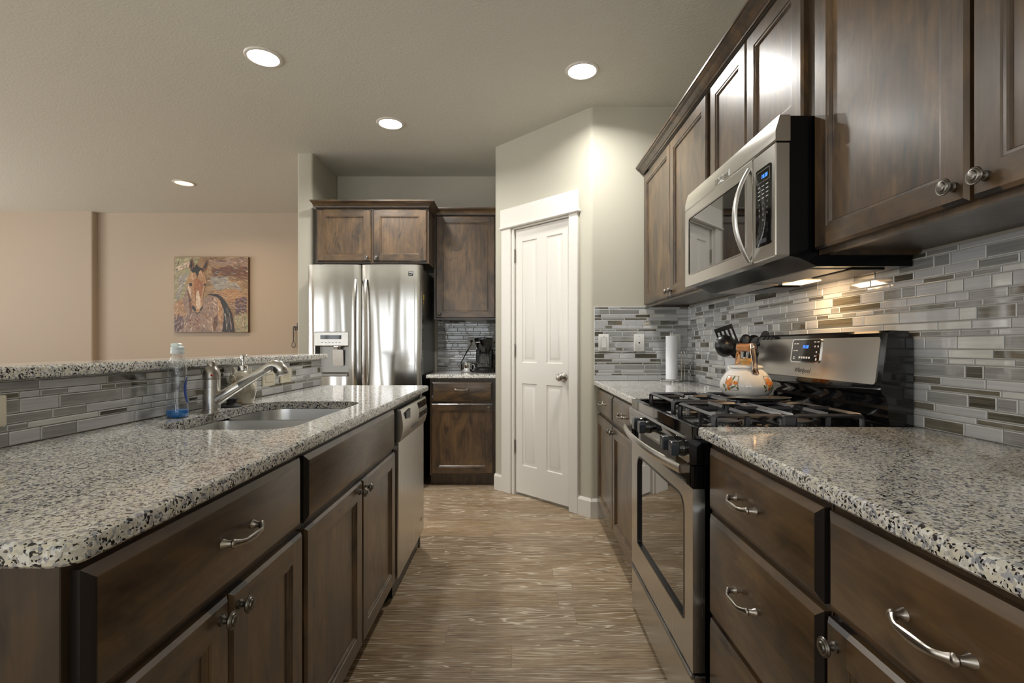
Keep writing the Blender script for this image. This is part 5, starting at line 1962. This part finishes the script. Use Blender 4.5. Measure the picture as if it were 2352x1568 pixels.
mb.tube([(ox_, oy_ - 0.02, oz_ - 0.008), (ox_ - 0.002, oy_ - 0.026, oz_ - 0.035), (ox_ - 0.030, oy_ - 0.024, oz_ - 0.075), (ox_ - 0.050, oy_ - 0.024, oz_ - 0.110), (ox_ - 0.075, oy_ - 0.024, oz_ - 0.160), (ox_ - 0.100, oy_ - 0.026, oz_ - 0.200),
         (ox_ - 0.085, oy_ - 0.04, CT + 0.03), (ox_ - 0.03, oy_ - 0.06, CT + 0.006), (mx - 0.06, my + 0.115, CT + 0.006), (mx - 0.03, my + 0.10, CT + 0.02)], 0.0030, 8)
part('power_cord', mb, 'black_rubber', cm, smooth=60)
jx, jy = -0.440, 4.38
mb = MB().lathe([(0.050, 0.0), (0.054, 0.003), (0.055, 0.010), (0.055, 0.076), (0.0575, 0.078), (0.0575, 0.082), (0.054, 0.0825), (0.0525, 0.079), (0.0525, 0.006), (0.0005, 0.005)], 40, (jx, jy, CT))
mug = thing('steel_pot', 'small polished steel pot standing left of the coffee maker', 'pot', (jx, jy, CT))
part('vessel', mb, 'chrome', mug, smooth=40)
part('handle', MB().tube([(jx + 0.050, jy - 0.020, CT + 0.070), (jx + 0.066, jy - 0.026, CT + 0.066), (jx + 0.070, jy - 0.028, CT + 0.045), (jx + 0.062, jy - 0.024, CT + 0.024), (jx + 0.050, jy - 0.020, CT + 0.020)], 0.0035, 8), 'chrome', mug, smooth=60)


# ---------------------------------------------------------------- horse painting on the dining wall
ux0, uz0, US = -4.088, 1.310, 0.884          # left, bottom, size
YC = 5.9585
PA = ['paint_ground', 'paint_olive', 'paint_umber', 'paint_mauve', 'paint_tan', 'paint_cream', 'paint_sienna', 'paint_black', 'paint_red', 'paint_grey', 'paint_plum', 'paint_edge']


def daub(name, a, b, scale=9.0):
    k = N(name)
    v = k.coords((1.0, 1, 2.2), 0, (0, 0.6, 0))
    g = k.noise(v, scale, 5, 0.7, 1.2)
    k.color(k.ramp(g, [(0.36, a), (0.62, b)]))
    k.P(Roughness=0.4)
    k.bump(g, 0.25, 0.002)
    return k.m


M['paint_ground'] = daub('paint_ground', rgb(104, 80, 56), rgb(158, 128, 94), 6)
M['paint_olive'] = daub('paint_olive', rgb(108, 110, 78), rgb(170, 160, 128), 8)
M['paint_umber'] = daub('paint_umber', rgb(66, 42, 32), rgb(118, 80, 58), 9)
M['paint_mauve'] = daub('paint_mauve', rgb(112, 88, 78), rgb(158, 132, 116), 9)
M['paint_tan'] = daub('paint_tan', rgb(136, 98, 64), rgb(182, 142, 104), 10)
M['paint_cream'] = daub('paint_cream', rgb(176, 150, 126), rgb(216, 196, 172), 12)
M['paint_sienna'] = daub('paint_sienna', rgb(112, 66, 38), rgb(158, 104, 64), 12)
M['paint_black'] = daub('paint_black', rgb(16, 12, 13), rgb(34, 26, 26), 14)
M['paint_red'] = daub('paint_red', rgb(78, 22, 12), rgb(134, 52, 26), 16)
M['paint_grey'] = daub('paint_grey', rgb(108, 106, 104), rgb(158, 152, 144), 9)
M['paint_plum'] = daub('paint_plum', rgb(58, 40, 48), rgb(104, 80, 86), 10)
M['paint_edge'] = plain('paint_edge', rgb(100, 72, 50), 0.6)
T0 = 0.036
cv = MB()
cv.cbox(ux0, ux0 + US, YC - T0, YC, uz0, uz0 + US * 1.02, 0.003, 11)
layer = [0]


def stroke(poly, m):
    """a flat daub of paint: poly in canvas pixels of a 960 square, y down; each daub sits on the ones before it"""
    layer[0] += 1
    y = YC - T0 - 0.0003 - 0.000004 * layer[0]
    n = len(poly)
    pts = [(ux0 + US * px / 960, y, uz0 + US * 1.02 * (1 - py / 960)) for px, py in poly]
    b = bmesh.new()
    vs = [b.verts.new(p) for p in pts]
    es = [b.edges.new((vs[i], vs[(i + 1) % n])) for i in range(n)]
    bmesh.ops.triangle_fill(b, edges=es, use_beauty=True)
    b.verts.index_update()
    cv.add([v.co.copy() for v in b.verts], [[v.index for v in f.verts] for f in b.faces], m)
    b.free()


def rough(poly, amp=7, sub=4, seed=1):
    """break the outline up like brush work"""
    r = random.Random(seed)
    out = []
    n = len(poly)
    for i in range(n):
        (x0, y0), (x1, y1) = poly[i], poly[(i + 1) % n]
        for k in range(sub):
            t = k / sub
            out.append((min(957, max(3, x0 + (x1 - x0) * t + r.uniform(-amp, amp))), min(957, max(3, y0 + (y1 - y0) * t + r.uniform(-amp, amp)))))
    return out


def inside(px, py, poly):
    c = False
    n = len(poly)
    for i in range(n):
        (x0, y0), (x1, y1) = poly[i], poly[(i + 1) % n]
        if (y0 > py) != (y1 > py) and px < (x1 - x0) * (py - y0) / (y1 - y0) + x0:
            c = not c
    return c


def brushwork(count, area_, palette, angle, seed, ln=(30, 85), wd=(4, 10)):
    """many short strokes of mixed colours inside one area"""
    r = random.Random(seed)
    xs_, ys_ = [p[0] for p in area_], [p[1] for p in area_]
    k = 0
    while k < count:
        px, py = r.uniform(min(xs_), max(xs_)), r.uniform(min(ys_), max(ys_))
        if not inside(px, py, area_):
            continue
        k += 1
        a = math.radians(angle + r.uniform(-28, 28))
        L, W_ = r.uniform(*ln) / 2, r.uniform(*wd) / 2
        dx, dy = math.cos(a), math.sin(a)
        pl = []
        for s_, w_ in ((-1, 0.3), (-0.5, 1), (0.3, 0.9), (1, 0.2), (0.4, -0.9), (-0.4, -1), (-1, -0.3)):
            q = w_ * W_ + r.uniform(-1, 1)
            pl.append((min(957, max(3, px + dx * L * s_ - dy * q)), min(957, max(3, py + dy * L * s_ + dx * q))))
        stroke(pl, r.choice(palette))


stroke([(2, 2), (958, 2), (958, 958), (2, 958)], 0)
stroke(rough([(3, 3), (330, 3), (250, 150), (180, 330), (110, 520), (3, 600)], 12, 5, 2), 1)
stroke(rough([(30, 130), (180, 60), (215, 100), (60, 190)], 9, 4, 3), 5)
stroke(rough([(60, 250), (190, 190), (150, 300), (60, 520), (20, 560)], 9, 4, 4), 9)
stroke(rough([(430, 20), (958, 20), (958, 120), (650, 130), (470, 90)], 12, 6, 5), 3)
stroke(rough([(470, 150), (700, 110), (958, 130), (958, 290), (760, 250), (500, 240)], 14, 6, 6), 2)
stroke(rough([(480, 260), (700, 250), (720, 400), (560, 430), (460, 330)], 10, 5, 7), 9)
stroke(rough([(640, 350), (820, 325), (880, 420), (760, 400)], 8, 5, 8), 9)
stroke(rough([(520, 430), (800, 420), (958, 500), (958, 620), (700, 560), (500, 500)], 12, 6, 9), 4)
stroke(rough([(790, 540), (930, 500), (940, 700), (800, 740)], 10, 5, 10), 10)
stroke(rough([(780, 760), (958, 720), (958, 958), (800, 958)], 10, 5, 11), 1)
brushwork(70, [(3, 3), (300, 3), (220, 200), (120, 500), (3, 620)], [1, 1, 9, 5, 0, 4, 10], -55, 41)
brushwork(110, [(430, 3), (958, 3), (958, 330), (480, 300)], [0, 2, 3, 2, 4, 10, 9, 5], 8, 42)
brushwork(110, [(440, 300), (958, 320), (958, 720), (700, 620), (500, 470)], [0, 4, 6, 9, 3, 0, 5], 20, 43)
brushwork(60, [(780, 720), (958, 700), (958, 958), (800, 958)], [1, 9, 0, 4, 5, 3], 60, 44)
# body and chest
stroke(rough([(140, 470), (210, 300), (300, 420), (360, 520), (480, 500), (600, 510), (660, 620), (690, 760), (640, 958), (3, 958), (3, 640), (90, 560)], 7, 6, 12), 3)
stroke(rough([(3, 590), (110, 540), (190, 640), (160, 760), (3, 760)], 9, 5, 13), 4)
stroke(rough([(3, 720), (120, 760), (130, 900), (60, 958), (3, 958)], 9, 5, 14), 10)
stroke(rough([(560, 520), (640, 600), (660, 760), (600, 930), (570, 760)], 6, 5, 16), 4)
brushwork(90, [(380, 530), (560, 530), (640, 640), (660, 780), (600, 950), (400, 900)], [3, 5, 4, 5, 5, 4, 2], 65, 45)
brushwork(60, [(3, 600), (130, 560), (300, 560), (250, 760), (3, 760)], [3, 4, 0, 4, 2, 5], -50, 46)
brushwork(60, [(3, 740), (240, 740), (240, 957), (3, 957)], [10, 3, 2, 10, 5, 4], -60, 47)
brushwork(34, [(190, 790), (260, 730), (390, 800), (380, 860), (300, 930), (220, 890)], [8, 8, 2, 6], 50, 48, (20, 50))
brushwork(46, [(130, 880), (480, 860), (600, 957), (100, 957)], [5, 3, 4, 9, 1, 10], 70, 49, (20, 60))
stroke(rough([(520, 770), (560, 740), (570, 860), (520, 958), (500, 900)], 7, 4, 19), 2)
# neck shading
stroke(rough([(175, 320), (215, 400), (240, 560), (230, 720), (160, 720), (120, 560)], 7, 5, 20), 3)
stroke(rough([(175, 420), (215, 520), (245, 660), (210, 720), (185, 560)], 6, 5, 21), 2)
# tail and back line
stroke(rough([(430, 488), (480, 470), (560, 475), (640, 530), (700, 620), (745, 720), (770, 840), (780, 957), (620, 957), (640, 820), (650, 690), (600, 560), (540, 500)], 6, 5, 22), 7)
stroke(rough([(660, 720), (672, 720), (690, 900), (680, 950)], 3, 4, 23), 9)
stroke(rough([(705, 690), (714, 690), (750, 900), (740, 940)], 3, 4, 24), 3)
brushwork(26, [(640, 600), (700, 640), (765, 840), (775, 955), (640, 955)], [7, 7, 10, 9], 75, 50, (40, 110), (3, 7))
# ears
stroke(rough([(190, 120), (215, 40), (232, 22), (262, 90), (255, 160), (215, 175)], 4, 4, 25), 2)
stroke(rough([(205, 130), (222, 60), (232, 40), (240, 110), (225, 160)], 3, 4, 26), 7)
stroke(rough([(365, 150), (400, 80), (432, 36), (440, 90), (420, 160), (385, 185)], 4, 4, 27), 2)
stroke(rough([(388, 140), (408, 90), (430, 50), (430, 100), (408, 150)], 3, 4, 28), 7)
# head
stroke(rough([(230, 170), (300, 130), (370, 170), (420, 290), (400, 400), (370, 520), (370, 640), (330, 715), (280, 715), (235, 650), (215, 520), (180, 400), (170, 300)], 5, 5, 29), 4)
stroke(rough([(250, 300), (300, 260), (380, 320), (370, 430), (340, 560), (300, 620), (265, 500)], 6, 5, 30), 6)
stroke(rough([(290, 440), (320, 430), (345, 560), (340, 650), (300, 660), (280, 560)], 5, 5, 31), 5)
stroke(rough([(180, 350), (215, 410), (235, 520), (205, 470), (180, 400)], 4, 4, 32), 5)
brushwork(46, [(235, 190), (370, 190), (410, 300), (370, 480), (340, 660), (270, 660), (225, 480), (185, 320)], [4, 6, 4, 5, 6, 3], 80, 51, (24, 70), (3, 8))
brushwork(12, [(185, 380), (225, 430), (240, 600), (215, 560)], [2, 10, 5], 75, 52, (24, 60), (3, 7))
# forelock
stroke(rough([(215, 175), (270, 130), (290, 90), (315, 130), (370, 150), (390, 200), (350, 170), (320, 200), (300, 285), (280, 200), (245, 205)], 4, 4, 33), 7)
# eyes, nostrils, mouth
stroke(rough([(190, 335), (225, 330), (240, 365), (210, 378)], 3, 4, 34), 7)
stroke(rough([(380, 345), (405, 335), (410, 360), (385, 378)], 3, 4, 35), 7)
stroke(rough([(225, 640), (245, 612), (275, 640), (290, 690), (265, 690), (240, 665)], 3, 4, 36), 7)
stroke(rough([(345, 660), (370, 615), (372, 650), (350, 690), (330, 690)], 3, 4, 37), 7)
stroke(rough([(262, 690), (300, 716), (340, 690), (335, 708), (300, 728), (272, 708)], 2, 4, 38), 7)
pc = thing('painting', 'square canvas painting of a brown horse on the tan dining wall', 'painting', (ux0 + US / 2, YC, uz0))
part('canvas', cv, PA, pc, smooth=0, merge=False)

# wrought iron hook with a bottle opener, half hidden by the wing wall
hx, hz = -2.668, 1.372
wk = thing('wall_hook', 'dark wrought iron hook rack with a hanging bottle opener, beside the wing wall', 'hook', (hx, 5.96, 1.16))
mb = MB()
mb.cbox(hx - 0.015, hx + 0.30, 5.945, 5.96, hz - 0.004, hz + 0.012, 0.003)
for k in range(3):
    x = hx + 0.04 + 0.10 * k
    mb.tube([(x, 5.95, hz + 0.0), (x, 5.93, hz - 0.03), (x, 5.90, hz - 0.035), (x, 5.885, hz - 0.015)], 0.006, 8)
    mb.tube([(x + 0.0, 5.95, hz + 0.01), (x - 0.006, 5.948, hz + 0.04), (x + 0.010, 5.948, hz + 0.06), (x + 0.03, 5.948, hz + 0.045)], 0.005, 8)
part('rack', mb, 'iron', wk, merge=False)
mb = MB()
mb.tube([(hx, 5.925, hz - 0.004), (hx, 5.925, hz - 0.05), (hx, 5.925, hz - 0.17)], [0.007, 0.009, 0.006], 10)
ringp = [(hx + 0.021 * math.sin(a) * (1 - 0.25 * math.cos(a)), 5.925, hz - 0.206 + 0.034 * math.cos(a)) for a in [2 * PI * i / 24 for i in range(25)]]
mb.tube(ringp, 0.0052, 8)
mb.tube([(hx, 5.945, hz + 0.004), (hx, 5.925, hz + 0.002)], 0.008, 8)
part('bottle_opener', mb, 'nickel_dark', wk, merge=False)
